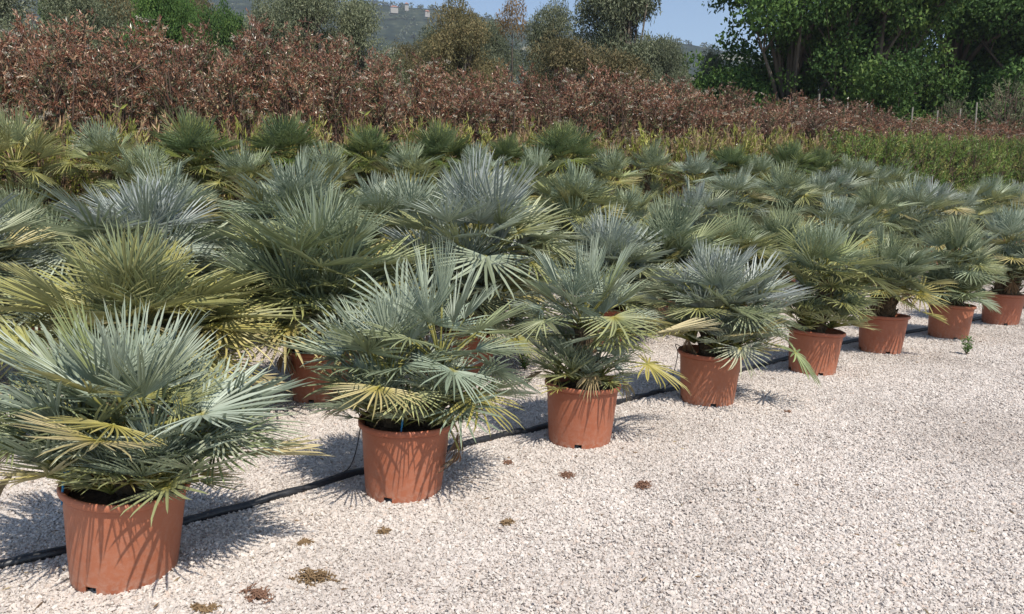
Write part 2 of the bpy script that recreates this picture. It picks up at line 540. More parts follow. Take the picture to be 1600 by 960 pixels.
TOPX = [-400, 0, 100, 200, 300, 400, 500, 600, 680, 720, 800, 860, 930, 1000, 1040, 1130, 1200, 1300, 1400, 1500, 1600, 2000]
TOPY = [-20, 2, 26, 18, 44, 28, 52, 76, 92, 108, 106, 112, 98, 112, 122, 138, 148, 152, 176, 186, 192, 210]

def px_of(x, y): return 800 + F * x / (y * math.cos(PITCH))

ph_group = 'photinia shrubs of the red-tipped hedge'
ORD = ['first', 'second', 'third', 'fourth', 'fifth', 'sixth', 'seventh', 'eighth', 'ninth', 'tenth', 'eleventh', 'twelfth', 'thirteenth', 'fourteenth', 'fifteenth', 'sixteenth',
       'seventeenth', 'eighteenth', 'nineteenth', 'twentieth', 'twenty-first', 'twenty-second', 'twenty-third', 'twenty-fourth', 'twenty-fifth', 'twenty-sixth', 'twenty-seventh', 'twenty-eighth', 'twenty-ninth', 'thirtieth']
ORD += ['thirty-' + w for w in ORD[:9]] + ['fortieth'] + ['forty-' + w for w in ORD[:9]]

LINE = ['front', 'middle', 'rear']
def ordn(i): return ORD[i] if i < len(ORD) else '%dth' % (i + 1)
for ri, (dd, drop) in enumerate([(0.1, 46), (1.0, 20), (2.1, 0)]):
    t = -5.0 + 0.4 * ri; cnt_ = 0
    while t < 46:
        p = HED0 + HU * (t + rng.uniform(-.15, .15)) + HN * (dd + rng.uniform(-.15, .15))
        q = px_of(p.x, p.y)
        if -260 < q < 1900:
            yt = np.interp(q, TOPX, TOPY) + drop * (12 / max(p.y, 8)) + rng.uniform(-8, 14) * 12 / max(p.y, 8)
            ht = height_for(p.x, p.y, yt) - g(p.x, p.y)
            vi = int(rng.integers(5))
            fl = ['with few flowers', 'with some cream flowers', 'with many cream flowers'][vi % 3]
            lb = 'red-tipped photinia %s, %s from left in the hedge\'s %s line' % (fl, ordn(cnt_), LINE[ri]); cnt_ += 1
            place_shrub(PH[vi], 'photinia_shrub', lb, 'shrub', (p.x, p.y, g(p.x, p.y) - 0.02),
                        rng.uniform(0, 6.28), rng.uniform(0.9, 1.15), ht / 3.2, ph_group)
        t += 0.95
# low yellowish shrubs and the fresh green hedge in front of the photinias
t = -4.0; n1 = n2 = 0
while t < 44:
    p = HED0 + HU * t + HN * (-0.85 + rng.uniform(-.12, .12))
    q = px_of(p.x, p.y)
    if -200 < q < 1850:
        if q < 1290:
            yt = np.interp(q, [0, 400, 700, 1000, 1290], [178, 182, 192, 196, 205]) + rng.uniform(-8, 8)
            ht = height_for(p.x, p.y, yt) - g(p.x, p.y)
            place_shrub(YE[rng.integers(3)], 'low_shrub', 'yellowish low shrub before the red hedge, %s of that line from the left' % ordn(n1), 'shrub',
                        (p.x, p.y, g(p.x, p.y) - 0.02), rng.uniform(0, 6.28), rng.uniform(0.9, 1.1), ht / 1.5, 'low yellowish shrubs before the red hedge'); n1 += 1
        else:
            yt = np.interp(q, [1290, 1400, 1600], [203, 208, 214]) + rng.uniform(-3, 4)
            for dd in (0.25, -0.75):
                p2 = p + HN * dd
                ht = height_for(p2.x, p2.y, yt) - g(p2.x, p2.y)
                place_shrub(GR[rng.integers(3)], 'green_shrub', 'fresh green dense shrub, %s from the left in the %s line of the green hedge' % (ordn(n2), 'rear' if dd > 0 else 'front'), 'shrub',
                            (p2.x, p2.y, g(p2.x, p2.y) - 0.02), rng.uniform(0, 6.28), rng.uniform(0.9, 1.1), ht / 2.2, 'fresh green hedge shrubs')
            n2 += 1
    t += 0.95

# ------------------------------------------------------------------ fan palm fronds
def fan(seed, n, A, Rr, L, tilt, cup, droop, wseg, split=0.36, fold_closed=0.0, jit=1.0, curlp=0.0):
    """one fan leaf: petiole from the origin along +Y, then the blade. returns (blade V,F,along,tone), (petiole V,F)"""
    rr = random.Random(seed)
    V, Fc, al, tn = [], [], [], []
    # petiole sags a little
    sag = 0.10 * L
    pet = [Vector((0, L * t, -sag * t * t)) for t in (0, .25, .5, .75, 1)]
    hub = pet[-1]
    base_tilt = -tilt
    def P(ang, r, lift, bend):
        # ang from the leaf axis, r radius; lift in the blade normal
        x = math.sin(ang) * r; y = math.cos(ang) * r
        z = lift + cup * abs(math.sin(ang)) ** 1.2 * r - bend * (r / Rr) ** 2.2 * Rr
        # tilt of the blade about x
        c, s = math.cos(base_tilt), math.sin(base_tilt)
        return hub + Vector((x, y * c - z * s, y * s + z * c))
    pitch = 2 * A / n
    for i in range(n):
        a = -A + pitch * (i + 0.5)
        k = abs(a) / A
        ja = rr.gauss(0, 0.045) * jit
        ln = Rr * (1.0 - 0.26 * k ** 2) * rr.uniform(0.9, 1.05)
        sp = split * Rr * rr.uniform(0.8, 1.15)
        bend = droop * rr.uniform(0.5, 1.5) + (0.12 if rr.random() < 0.1 else 0)
        tone = rr.random()
        hw = pitch / 2
        pd = 0.75 * hw * sp            # pleat depth at the split
        r1 = sp
        w1 = min(hw * sp, wseg)
        base = len(V)
        # 0: hub
        pts = [(P(a, 0.0, 0, bend), 0.0)]
        pts += [(P(a - hw, r1 * 0.96, pd * .5, bend), r1 / Rr), (P(a, r1, -pd, bend), r1 / Rr), (P(a + hw, r1 * 0.96, pd * .5, bend), r1 / Rr)]
        for fr, wf in ((0.45, 1.0), (0.8, 0.7)):
            r = r1 + (ln - r1) * fr
            aa = a + ja * fr
            w = w1 * wf
            da = w / r
            pts += [(P(aa - da, r, w * .5, bend), r / ln), (P(aa, r, -w * .5, bend), r / ln), (P(aa + da, r, w * .5, bend), r / ln)]
        pts += [(P(a + ja * 1.2, ln, 0, bend * 1.15), 1.0)]
        for p, q in pts:
            V.append(p); al.append(q); tn.append(tone)
        b = base
        Fc += [[b, b + 2, b + 1], [b, b + 3, b + 2]]
        for j in (1, 4):
            Fc += [[b + j, b + j + 1, b + j + 4, b + j + 3], [b + j + 1, b + j + 2, b + j + 5, b + j + 4]]
        Fc += [[b + 7, b + 8, b + 10], [b + 8, b + 9, b + 10]]
    pv, pf = tube(pet, [0.010, 0.0075, 0.006, 0.0055, 0.006], 5)
    return (V, Fc, al, tn), (pv, pf)

class Kind: pass
KINDS = {}
def make_kind(name, cnt, **kw):
    ks = []
    for i in range(cnt):
        r = random.Random(hash((name, i)) % 1 + i * 17 + len(name) * 101)
        k2 = {}
        for q, v in kw.items():
            k2[q] = (r.uniform(*v) if isinstance(v, tuple) else v)
        k2['n'] = int(k2['n'])
        (V, Fc, al, tn), (pv, pf) = fan(i * 31 + len(name) * 7, **k2)
        k = Kind()
        k.blade = mesh_np('fan_blade', V, Fc, [M_FR], tone=tn, along=al)
        k.petiole = mesh_np('petiole', pv, pf, [M_PE], smooth=True)
        VV = list(V) + list(pv); FF = list(Fc) + [[j + len(V) for j in f] for f in pf]
        k.joined = mesh_np('frond', VV, FF, [M_FR, M_PE], tone=tn + [0.5] * len(pv), along=al + [0.4] * len(pv), midx=[0] * len(Fc) + [1] * len(pf))
        ks.append(k)
    KINDS[name] = ks
# real metres; scaled a little per plant
make_kind('young', 7, n=(20, 27), A=(R(42), R(82)), Rr=(.31, .40), L=(.18, .27), tilt=(R(-2), R(12)), cup=(.15, .5), droop=(0, .02), wseg=.0072, split=.27, jit=1.0)
make_kind('mature', 10, n=(24, 32), A=(R(80), R(120)), Rr=(.28, .38), L=(.22, .34), tilt=(R(5), R(35)), cup=(.05, .4), droop=(0.01, .05), wseg=.0066, split=.25, jit=1.5)
make_kind('old', 8, n=(20, 28), A=(R(95), R(138)), Rr=(.26, .34), L=(.24, .37), tilt=(R(10), R(42)), cup=(-.05, .2), droop=(.03, .11), wseg=.0062, split=.22, jit=2.0)
make_kind('folded', 4, n=(16, 22), A=(R(14), R(30)), Rr=(.32, .42), L=(.24, .32), tilt=(R(0), R(15)), cup=(.5, .9), droop=(0, .03), wseg=.0072, split=.5, jit=.5)
make_kind('small', 8, n=(11, 18), A=(R(45), R(105)), Rr=(.15, .24), L=(.09, .19), tilt=(R(0), R(30)), cup=(.05, .4), droop=(0, .06), wseg=.0045, split=.2, jit=2.4)
make_kind('dry', 3, n=(12, 16), A=(R(18), R(40)), Rr=(.18, .26), L=(.12, .2), tilt=(R(30), R(70)), cup=(.3, .9), droop=(.1, .5), wseg=.006, split=.4, jit=2.0)

def frond_matrix(pos, az, el, roll, sc):
    d = Vector((math.cos(el) * math.cos(az), math.cos(el) * math.sin(az), math.sin(el)))
    x = d.cross(Vector((0, 0, 1)))
    if x.length < 1e-3: x = Vector((math.sin(az), -math.cos(az), 0))
    x.normalize(); z = x.cross(d)
    m = Matrix((x, d, z)).transposed().to_4x4()
    m = m @ Matrix.Rotation(roll, 4, 'Y') @ Matrix.Diagonal((sc, sc, sc, 1))
    m.translation = pos
    return m

# pots
def pot_mesh(seed):
    hole_k = {int(56 * f) + seed * 2 for f in (0.0, 0.25, 0.5, 0.75)}
    prof = [(0.185, 0.0), (0.198, 0.004), (0.203, 0.012), (0.2045, 0.028), (0.207, 0.048), (0.216, 0.15), (0.226, 0.275), (0.2345, 0.37), (0.2365, 0.397),
            (0.231, 0.3965), (0.226, 0.365), (0.212, 0.14), (0.2025, 0.06), (0.197, 0.03), (0.185, 0.012)]
    sk = lambda i, k: i == 2 and (k % 56) in hole_k
    # wide holes: two neighbouring faces of the second ring
    v, f = lathe(prof, 56, lambda i, k: i in (2, 3, 12, 13) and ((k % 14) in ((seed * 3) % 14, (seed * 3 + 1) % 14)), 0.03, seed * 1.3)
    return mesh_np('pot', v, f, M_POT, smooth=True)
def rim_mesh(seed):
    prof = [(0.2372, 0.3850), (0.250, 0.3870), (0.2535, 0.3920), (0.2545, 0.4070), (0.252, 0.4160), (0.246, 0.4190), (0.240, 0.4170), (0.2345, 0.4070), (0.232, 0.3870), (0.2372, 0.3850)]
    v, f = lathe(prof, 56, None, 0.045, seed * 1.3)
    return mesh_np('rim', v, f, M_POT, smooth=True)
def soil_mesh(seed):
    rr = random.Random(seed)
    V = [(0, 0, .38)]; Fc = []
    n = 28
    for j, r in enumerate((.08, .16, .228)):
        for k in range(n):
            t = 2 * math.pi * k / n
            V.append((r * math.cos(t), r * math.sin(t), .38 - .012 * j + rr.uniform(-.008, .012)))
    for k in range(n):
        k2 = (k + 1) % n
        Fc.append([0, 1 + k, 1 + k2])
        for j in (0, 1):
            Fc.append([1 + j * n + k, 1 + (j + 1) * n + k, 1 + (j + 1) * n + k2, 1 + j * n + k2])
    return mesh_np('soil', V, Fc, M_SOIL)
POTS = [(pot_mesh(i), rim_mesh(i), soil_mesh(i)) for i in range(4)]

def trunk_mesh(h, r, seed):
    """short fibrous palm stem with leaf base stubs"""
    rr = random.Random(seed)
    parts = [tube([(0, 0, t * h) for t in np.linspace(0, 1, 6)], [r * (1.15 - .1 * t) for t in np.linspace(0, 1, 6)], 9)]
    n = max(10, int(h * 70))
    for i in range(n):
        a = i * 2.4; z = h * (i / n) * 1.02
        d = Vector((math.cos(a), math.sin(a), 0))
        b = d * r * .85 + Vector((0, 0, z)); e = d * (r + rr.uniform(.02, .045)) + Vector((0, 0, z + rr.uniform(.04, .08)))
        parts.append(tube([b, e], [.016, .008], 4))
    v, f = join(parts)
    return mesh_np('trunk', v, f, M_TRUNK)
TRUNKS = {}
def trunk(h):
    k = round(max(h, .06), 1) or .1
    if k not in TRUNKS: TRUNKS[k] = trunk_mesh(max(k, .08), .055, int(k * 10))
    return TRUNKS[k]

BLUE = (0.305, 0.365, 0.275); SILV = (0.405, 0.455, 0.365); GREY = (0.265, 0.315, 0.155); GRN = (0.145, 0.18, 0.085)
OLV = (0.34, 0.335, 0.12); YEL = (0.43, 0.38, 0.12); STRAW = (0.52, 0.44, 0.24); DRYC = (0.24, 0.14, 0.075); DKG = (0.10, 0.165, 0.04); LIME = (0.26, 0.29, 0.065)
def mixt(a, b, t): return tuple(a[i] * (1 - t) + b[i] * t for i in range(3))

def palm(spot, H, spread, label, cats, seed, near=False, style='blue', crowns=None, tilt=(0, 0), group=None, face=None, pot=True, yellow=0.15, nmul=1.0, width=1.0, extra=()):
    """potted fan palm; H total height. crowns: (dx, dy, z, n, scale, lean az, lean amount)"""
    rr = random.Random(seed)
    z0 = gs(spot[0], spot[1]) - 0.016
    root = thing('potted_fan_palm', label, 'potted palm', (spot[0], spot[1], z0), (tilt[0], tilt[1], rr.uniform(0, 6.28) if False else 0), group)
    pm, rm, sm_ = POTS[seed % 4]
    rz = R(-98 + rr.uniform(-9, 9)) - 2 * math.pi * ((seed % 4) * 3 % 14 + 1) / 56
    po = link('pot', pm, root, rot=(0, 0, rz))
    link('rim', rm, po)
    link('soil', sm_, root)
    fr_h = 0.36
    if crowns is None:
        s = spread
        mh = max(0.5, H - 0.69 * s)
        crowns = [(rr.uniform(-.04, .04), rr.uniform(-.04, .04), mh, int(26 * nmul), s * 1.05, 0)]
        if mh > .8: crowns.append((rr.uniform(-.12, .12), rr.uniform(-.12, .12), mh * .5 + .2, int(20 * nmul), s * 1.0, 0, 62, -4))
        if H > 1.55 or rr.random() < .5:
            a = rr.uniform(0, 6.28)
            crowns.append((math.cos(a) * .14, math.sin(a) * .14, mh - rr.uniform(.18, .4), int(16 * nmul), s * .85, 0))
        a0 = rr.uniform(0, 6.28)
        for i in range(3):
            a = a0 + i * 2.1 + rr.uniform(-.4, .4)
            crowns.append((math.cos(a) * .12, math.sin(a) * .12, rr.uniform(.40, .68), int(23 * nmul), .85 * s, 1))
    cnt = 0
    for ci, cr_ in enumerate(crowns):
        cr_ = (*cr_[:2], cr_[2] + (.03 if cr_[5] else 0), *cr_[3:])
        dx, dy, cz, n, sc, low = cr_[:6]
        e0, e1 = (cr_[6], cr_[7]) if len(cr_) > 6 else ((78, 2) if low else (88, 4))
        if not low or cz > .55:
            th = cz - .37
            t_ = link('trunk', trunk(th), root, loc=(dx * .8, dy * .8, .37))
            t_.rotation_euler = (rr.uniform(-.05, .05), rr.uniform(-.05, .05), rr.uniform(0, 6))
        for i in range(n):
            f = (i + .5) / n
            az = i * 2.39996 + ci * 1.3 + rr.uniform(-.25, .25)
            if low:
                el = R(e0) - R(e0 - e1) * f + rr.uniform(-.15, .2)
                # suckers lean outward from the pot centre
                az0 = math.atan2(dy, dx)
                d = Vector((math.cos(el) * math.cos(az), math.cos(el) * math.sin(az), math.sin(el))) + Vector((math.cos(az0), math.sin(az0), 0)) * .45
                d.normalize(); az = math.atan2(d.y, d.x); el = math.asin(d.z)
                kind = 'small' if (rr.random() < (.9 if near else .7) or sc < .7) else 'mature'
                ksc = sc / .75 if kind == 'small' else sc * 1.0
            else:
                el = R(e0) - R(e0 - e1) * f ** 0.85 + rr.uniform(-.14, .14)
                kind = 'folded' if rr.random() < .09 else 'young' if f < .22 else ('mature' if f < .72 else 'old')
                ksc = sc
            if near and kind != 'small' and math.sin(az) < -.25 and el < R(32): el = R(rr.uniform(30, 55)) if low else R(rr.uniform(14, 30))
            el = max(el, R(-10))
            # colours by age
            c = BLUE
            if style == 'blue': c = mixt(SILV, BLUE, rr.random()) if f < .4 else mixt(BLUE, mixt(GREY, OLV, rr.random() * .8), rr.random())
            elif style == 'silver': c = mixt(SILV, (0.36, .39, .40), rr.random()) if f < .45 else mixt(SILV, mixt(GREY, OLV, rr.random() * .7), rr.random() * .9)
            elif style == 'grey': c = mixt(BLUE, mixt(GREY, OLV, rr.random() * .6), .2 + .8 * rr.random())
            elif style == 'olive': c = mixt(GREY, OLV, .2 + .8 * rr.random()) if f > .35 else mixt(BLUE, GREY, rr.random())
            elif style == 'yellow': c = mixt(OLV, YEL, rr.random() * .7) if f > .25 else mixt(GREY, OLV, rr.random())
            elif style == 'green': c = mixt(DKG, LIME, rr.random() ** 1.5) if f < .85 else mixt(LIME, OLV, rr.random())
            yel = 0.0
            age = f if not low else f * .7
            if age > .6 and style != 'green':
                u = rr.random()
                if u < yellow: c = mixt(YEL, STRAW, rr.random()); yel = .4
                elif u < yellow * 3: c = mixt(c, OLV, .6); yel = .25
            if rr.random() < .3: yel = max(yel, .1)
            if low and rr.random() < .03: kind, c = 'dry', mixt(DRYC, STRAW, rr.random() * .6)
            if not low and f > .93 and rr.random() < .35: kind, c = 'dry', mixt(DRYC, STRAW, rr.random() * .5); el = R(-30)
            k = KINDS[kind][rr.randrange(len(KINDS[kind]))]
            s2 = ksc * rr.uniform(.88, 1.1) * (width if el < R(50) else 1.0)
            m = frond_matrix(Vector((dx, dy, cz + (.05 * (1 - f)))), az, el, rr.gauss(0, .28), s2)
            o = link('frond', k.blade if near else k.joined, root, mw=m)
            o.color = (*c, max(yel, .015))
            if near: link('petiole', k.petiole, o)
            cnt += 1
    for (pos, az, el, kind, vi, c, sc) in extra:          # single fronds the photograph shows
        k = KINDS[kind][vi]
        o = link('frond', k.blade, root, mw=frond_matrix(Vector(pos), R(az), R(el), 0.1, sc))
        o.color = (*c, .12)
        link('petiole', k.petiole, o)
    return root


# ---- front row, placed one by one (pixel of the centre of the pot's base, height, style ...)
T = R(2.6)
front = [
 ((195, 893), 1.17, 1.12, 'blue', [(0.0, .02, .54, 12, .98, 0, 86, 40), (.0, .0, .58, 7, 1.0, 0, 34, 14), (-.16, .14, .58, 7, .8, 0, 75, 35), (-.13, -.08, .38, 26, .74, 1, 88, 40), (.13, -.08, .38, 26, .68, 1, 88, 40), (.08, .13, .44, 14, .9, 1, 85, 20), (-.12, .12, .44, 14, .95, 1, 85, 20), (0, -.12, .38, 26, .52, 1, 88, 48), (.17, -.03, .38, 18, .74, 1, 82, 22), (-.17, -.03, .38, 18, .8, 1, 82, 18), (-.22, .02, .5, 12, 1.0, 1, 60, 15), (.2, .08, .46, 10, 1.0, 1, 60, 30)], R(5),
  'silver-blue fan palm in the largest, nearest terracotta pot at the lower left', .16, 1.15),
 ((630, 766), 1.33, 1.0, 'blue', [(-.10, .0, .58, 17, .95, 0, 88, 25), (.16, .06, .68, 18, .98, 0, 88, 8), (-.12, -.08, .40, 22, .76, 1, 85, 35), (.12, -.07, .40, 20, .72, 1, 85, 35), (.02, .13, .45, 16, .8, 1), (-.2, .04, .55, 18, .9, 1, 80, 10), (0, -.12, .38, 24, .52, 1, 88, 45), (.16, -.04, .37, 14, .6, 1, 80, 20), (-.16, -.04, .37, 14, .6, 1, 80, 20), (.2, 0, .5, 8, .9, 1, 40, 0)], R(3.5),
  'twin-headed silver-blue fan palm in the second pot from the left of the front row', .16, 1.05),
 ((905, 688), 1.34, 1.0, 'blue', [(-.02, .0, .75, 24, .95, 0, 88, 12), (-.07, -.08, .40, 18, .76, 1, 85, 30), (.11, -.04, .40, 16, .7, 1, 75, 15), (.0, .12, .5, 14, .75, 1), (.06, .06, .62, 10, .9, 0, 70, 5), (0, -.12, .38, 20, .5, 1, 88, 40), (-.15, 0, .40, 14, .7, 1, 80, 8)], R(2.6),
  'narrow fan palm with yellowish low fronds, third pot from the left of the front row', .25, 1.0),
 ((1104, 628), 1.31, 1.0, 'silver', [(-.04, .02, .68, 34, 1.0, 0, 88, 12), (.14, .02, .62, 18, 1.0, 0, 80, 5), (.2, .0, .55, 22, 1.0, 1, 70, 5), (.0, -.12, .42, 22, .6, 1, 85, 30), (-.14, .0, .45, 20, .9, 1, 80, 15), (.15, -.05, .4, 20, .75, 1, 80, 15), (.05, .1, .5, 14, .9, 1)], R(3),
  'rounded silvery fan palm leaning over the right of the fourth front-row pot', .12, 1.1),
 ((1268, 580), 1.42, 1.0, 'olive', [(.02, .0, .86, 24, 1.0, 0), (-.1, .05, .75, 14, .95, 0), (.1, -.08, .42, 22, .8, 1, 85, 15), (-.1, -.08, .42, 22, .78, 1, 85, 15), (0, .02, .6, 14, .95, 0, 65, 5), (.1, .1, .5, 16, .8, 1)], R(3),
  'olive-green fan palm in the fifth pot of the front row', .15, 1.05),
 ((1374, 549), 1.38, 1.0, 'grey', None, R(3), 'grey-blue fan palm with yellow lower fronds in the sixth pot of the front row', .35, 1.0),
 ((1480, 527), 1.45, 1.0, 'grey', None, R(3), 'grey-green fan palm in the seventh pot of the front row, behind the small weed', .1, 1.0),
 ((1562, 506), 1.62, 1.05, 'blue', None, R(3), 'fan palm in the eighth terracotta pot of the front row, near the right edge', .25, 1.0),
 ((1640, 482), 1.6, 1.0, 'blue', None, R(2), 'fan palm in the ninth front-row pot, cut by the picture\'s right edge', .2, 1.0),
]
POTC = []
EXTRA = {
 0: [((0, -.02, .60), -98, 26, 'old', 1, (.46, .49, .36), .72), ((.08, 0, .60), -6, 18, 'mature', 2, (.42, .45, .33), 1.0), ((.08, .05, .58), 14, 26, 'mature', 4, (.36, .39, .27), 1.1),
     ((.1, .05, .54), 3, 6, 'folded', 1, STRAW, 1.25), ((-.05, 0, .64), 178, 12, 'folded', 2, (.33, .29, .2), 1.25), ((-.1, 0, .6), 165, 34, 'folded', 3, OLV, 1.3), ((-.08, 0, .55), 150, 42, 'young', 2, SILV, 1.25), ((.03, -.05, .50), 95, 66, 'young', 4, SILV, 1.1)],
 1: [((.2, -.05, .46), -25, -52, 'dry', 0, DRYC, 1.0), ((.22, .0, .48), -35, -48, 'dry', 1, DRYC, .9), ((.15, 0, .6), -30, 5, 'old', 2, YEL, 1.05), ((.0, -.02, .62), -80, 10, 'old', 3, (.44, .45, .22), .85)],
 2: [((-.1, -.12, .44), -125, -5, 'small', 1, YEL, .8), ((.1, 0, .56), -12, 6, 'old', 1, YEL, 1.1), ((.06, 0, .7), 5, 12, 'folded', 0, STRAW, 1.3)],
 3: [((.05, -.05, .55), -80, 0, 'old', 4, (.5, .5, .36), .85), ((-.05, -.05, .62), -160, 12, 'old', 2, mixt(YEL, OLV, .5), 1.1), ((.18, -.02, .55), -20, -4, 'old', 0, (.3, .36, .16), 1.2)],
 5: [((.05, -.1, .6), -40, -18, 'folded', 1, YEL, .95), ((.0, -.05, .7), -175, -5, 'folded', 2, OLV, 1.0)],
}
for i, (pp, H, sp, st, cr, tl, lab, ye, wd) in enumerate(front):
    q = at(*pp)
    POTC.append(q)
    palm((q.x, q.y), H, sp, lab, 'palm', 11 + i * 3, near=i < 5, style=st, crowns=cr, tilt=(0, tl), group='front row of potted fan palms', yellow=ye, nmul=1.25, width=wd, extra=EXTRA.get(i, ()))

# ---- rows behind, on the lattice of the nursery
def lattice(s, p): return Vector((ROW0.x, ROW0.y)) + U * s + N * p
STY = {'blue': 'silver-blue', 'silver': 'pale silver', 'grey': 'grey-green', 'olive': 'olive-green', 'yellow': 'yellowish', 'green': 'dark green'}
seq_styles = ['blue', 'silver', 'olive', 'grey', 'blue', 'silver', 'blue', 'olive']
rows = [
 # perp, first s, count, row name, {index: (top row in the photo, style, spread)}
 (1.97, -1.0, 19, 'second', {0: (340, 'yellow', 1.3), 1: (332, 'yellow', 1.2), 2: (282, 'olive', 1.3), 3: (238, 'silver', 1.35), 4: (318, 'silver', 1.2), 5: (305, 'grey', 1.25), 6: (325, 'olive', 1.1), 7: (318, 'grey', 1.1), 8: (300, 'blue', 1.15)}),
 (4.12, -1.75, 16, 'third', {0: (300, 'olive', 1.35), 1: (245, 'silver', 1.3), 2: (252, 'silver', 1.35), 3: (232, 'blue', 1.25), 4: (262, 'blue', 1.2), 5: (262, 'blue', 1.2)}),
 (6.15, -3.9, 11, 'fourth', {0: (215, 'yellow', 1.35), 1: (208, 'blue', 1.35), 2: (235, 'blue', 1.25)}),
 (8.1, -5.2, 7, 'fifth', {}),
]
for ri, (pp, s0, cn, rn, spec) in enumerate(rows):
    vis = 0
    for i in range(cn):
        s = s0 + 1.47 * i + random.uniform(-.1, .1)
        if rn == 'second' and i == 4: s += .45
        q = lattice(s, pp + random.uniform(-.1, .1))
        px = px_of(q.x, q.y)
        d = (q - HED0).dot(HN)
        if not (-240 < px < 1780) or d > -2.2: continue
        if i in spec:
            ty, st, spd = spec[i]
            H = height_for(q.x, q.y, ty) - g(q.x, q.y)
        else:
            H = random.uniform(1.6, 1.95); st = seq_styles[(i * 3 + ri * 5) % 8]; spd = random.uniform(1.05, 1.25)
            ty = proj((q.x, q.y, g(q.x, q.y) + H))[1]
            if ty < 238: H = height_for(q.x, q.y, 240 + random.uniform(0, 12)) - g(q.x, q.y)
        H = max(1.15, min(H, 2.5))
        far = q.y > 11
        near_ = False
        ex = ()
        if rn == 'second' and i == 1: ex = [((.1, 0, .75), -8, 8, 'mature', 1, YEL, 1.6), ((.1, 0, .6), -22, 4, 'old', 3, YEL, 1.5), ((.1, 0, .7), 12, 20, 'mature', 3, OLV, 1.6), ((.15, 0, .5), -2, -6, 'folded', 1, STRAW, 1.5)]
        if rn == 'second' and i == 2: ex = [((0, 0, .95), -172, 10, 'mature', 2, OLV, 1.5), ((0, 0, .9), 175, -4, 'folded', 2, STRAW, 1.6), ((0, 0, .9), -8, 6, 'mature', 5, OLV, 1.5)]
        palm((q.x, q.y), H, spd, '%s fan palm in a pot, %s from the left in the %s row' % (STY[st], ORD[vis], rn), 'palm', 200 + ri * 40 + i, style=st,
             group='%s row of potted fan palms' % rn, yellow=.2, extra=ex, width=1.18, nmul=1.05 if far else 1.6, tilt=(R(random.uniform(-2, 2)), R(random.uniform(0, 3))))
        vis += 1
        print('palm', rn, i, round(px), round(ty), 'z', round(q.y, 1), 'H', round(H, 2), st)

# ---- taller green palms along the hedge
gp = [(30, 168, 'yellow', 1.25), (165, 190, 'olive', 1.0), (310, 178, 'green', 1.05), (450, 180, 'green', .95), (580, 196, 'green', .9), (690, 193, 'green', .95), (795, 214, 'green', .7), (880, 190, 'green', 1.1),
      (1015, 222, 'grey', 1.0), (1140, 224, 'green', .9), (1230, 220, 'green', 1.0), (1278, 232, 'green', .8), (1400, 245, 'grey', 1.0)]
gp2 = [(235, 222, 'olive', 1.1), (385, 226, 'olive', 1.0), (515, 224, 'olive', 1.0), (640, 220, 'olive', 1.1), (745, 226, 'blue', 1.0), (838, 232, 'olive', 1.0), (950, 228, 'olive', 1.1), (1085, 234, 'blue', 1.0), (1185, 236, 'olive', 1.0), (1330, 242, 'olive', 1.0)]
for i, (px, ty, st, spd) in enumerate(gp + gp2):
    second = i >= len(gp)
    k = (px - 800) / F
    L0 = HED0 + HN * (-2.5 if second else -1.75)
    # L0 + t HU on the ray x = k' y
    kk = k * math.cos(PITCH)
    t = (kk * L0.y - L0.x) / (HU.x - kk * HU.y)
    q = L0 + HU * t
    H = height_for(q.x, q.y, ty) - g(q.x, q.y)
    spd *= (1.25 if st == 'green' else 1.1) + (q.y - 11) * .018
    mh = H - .60 * spd
    cr = [(0, 0, mh, 54 if st == 'green' else 28, spd, 0), (.1, .05, mh - .55, 12, spd * .8, 0), (-.1, .05, .5, 9, .8, 1), (.1, -.05, .55, 9, .8, 1)]
    palm((q.x, q.y), H, spd, ('%s lower fan palm, %s from the left in the line before the tall-stemmed palms' % (STY[st], ORD[i - len(gp)])) if second else '%s tall-stemmed fan palm against the hedge, %s from the left of that line' % (STY[st], ORD[i]), 'palm', 700 + i, style=st, crowns=cr,
         group='taller fan palms along the hedge', yellow=.25)
    print('green', i, px, 'z', round(q.y, 1), 'H', round(H, 2))

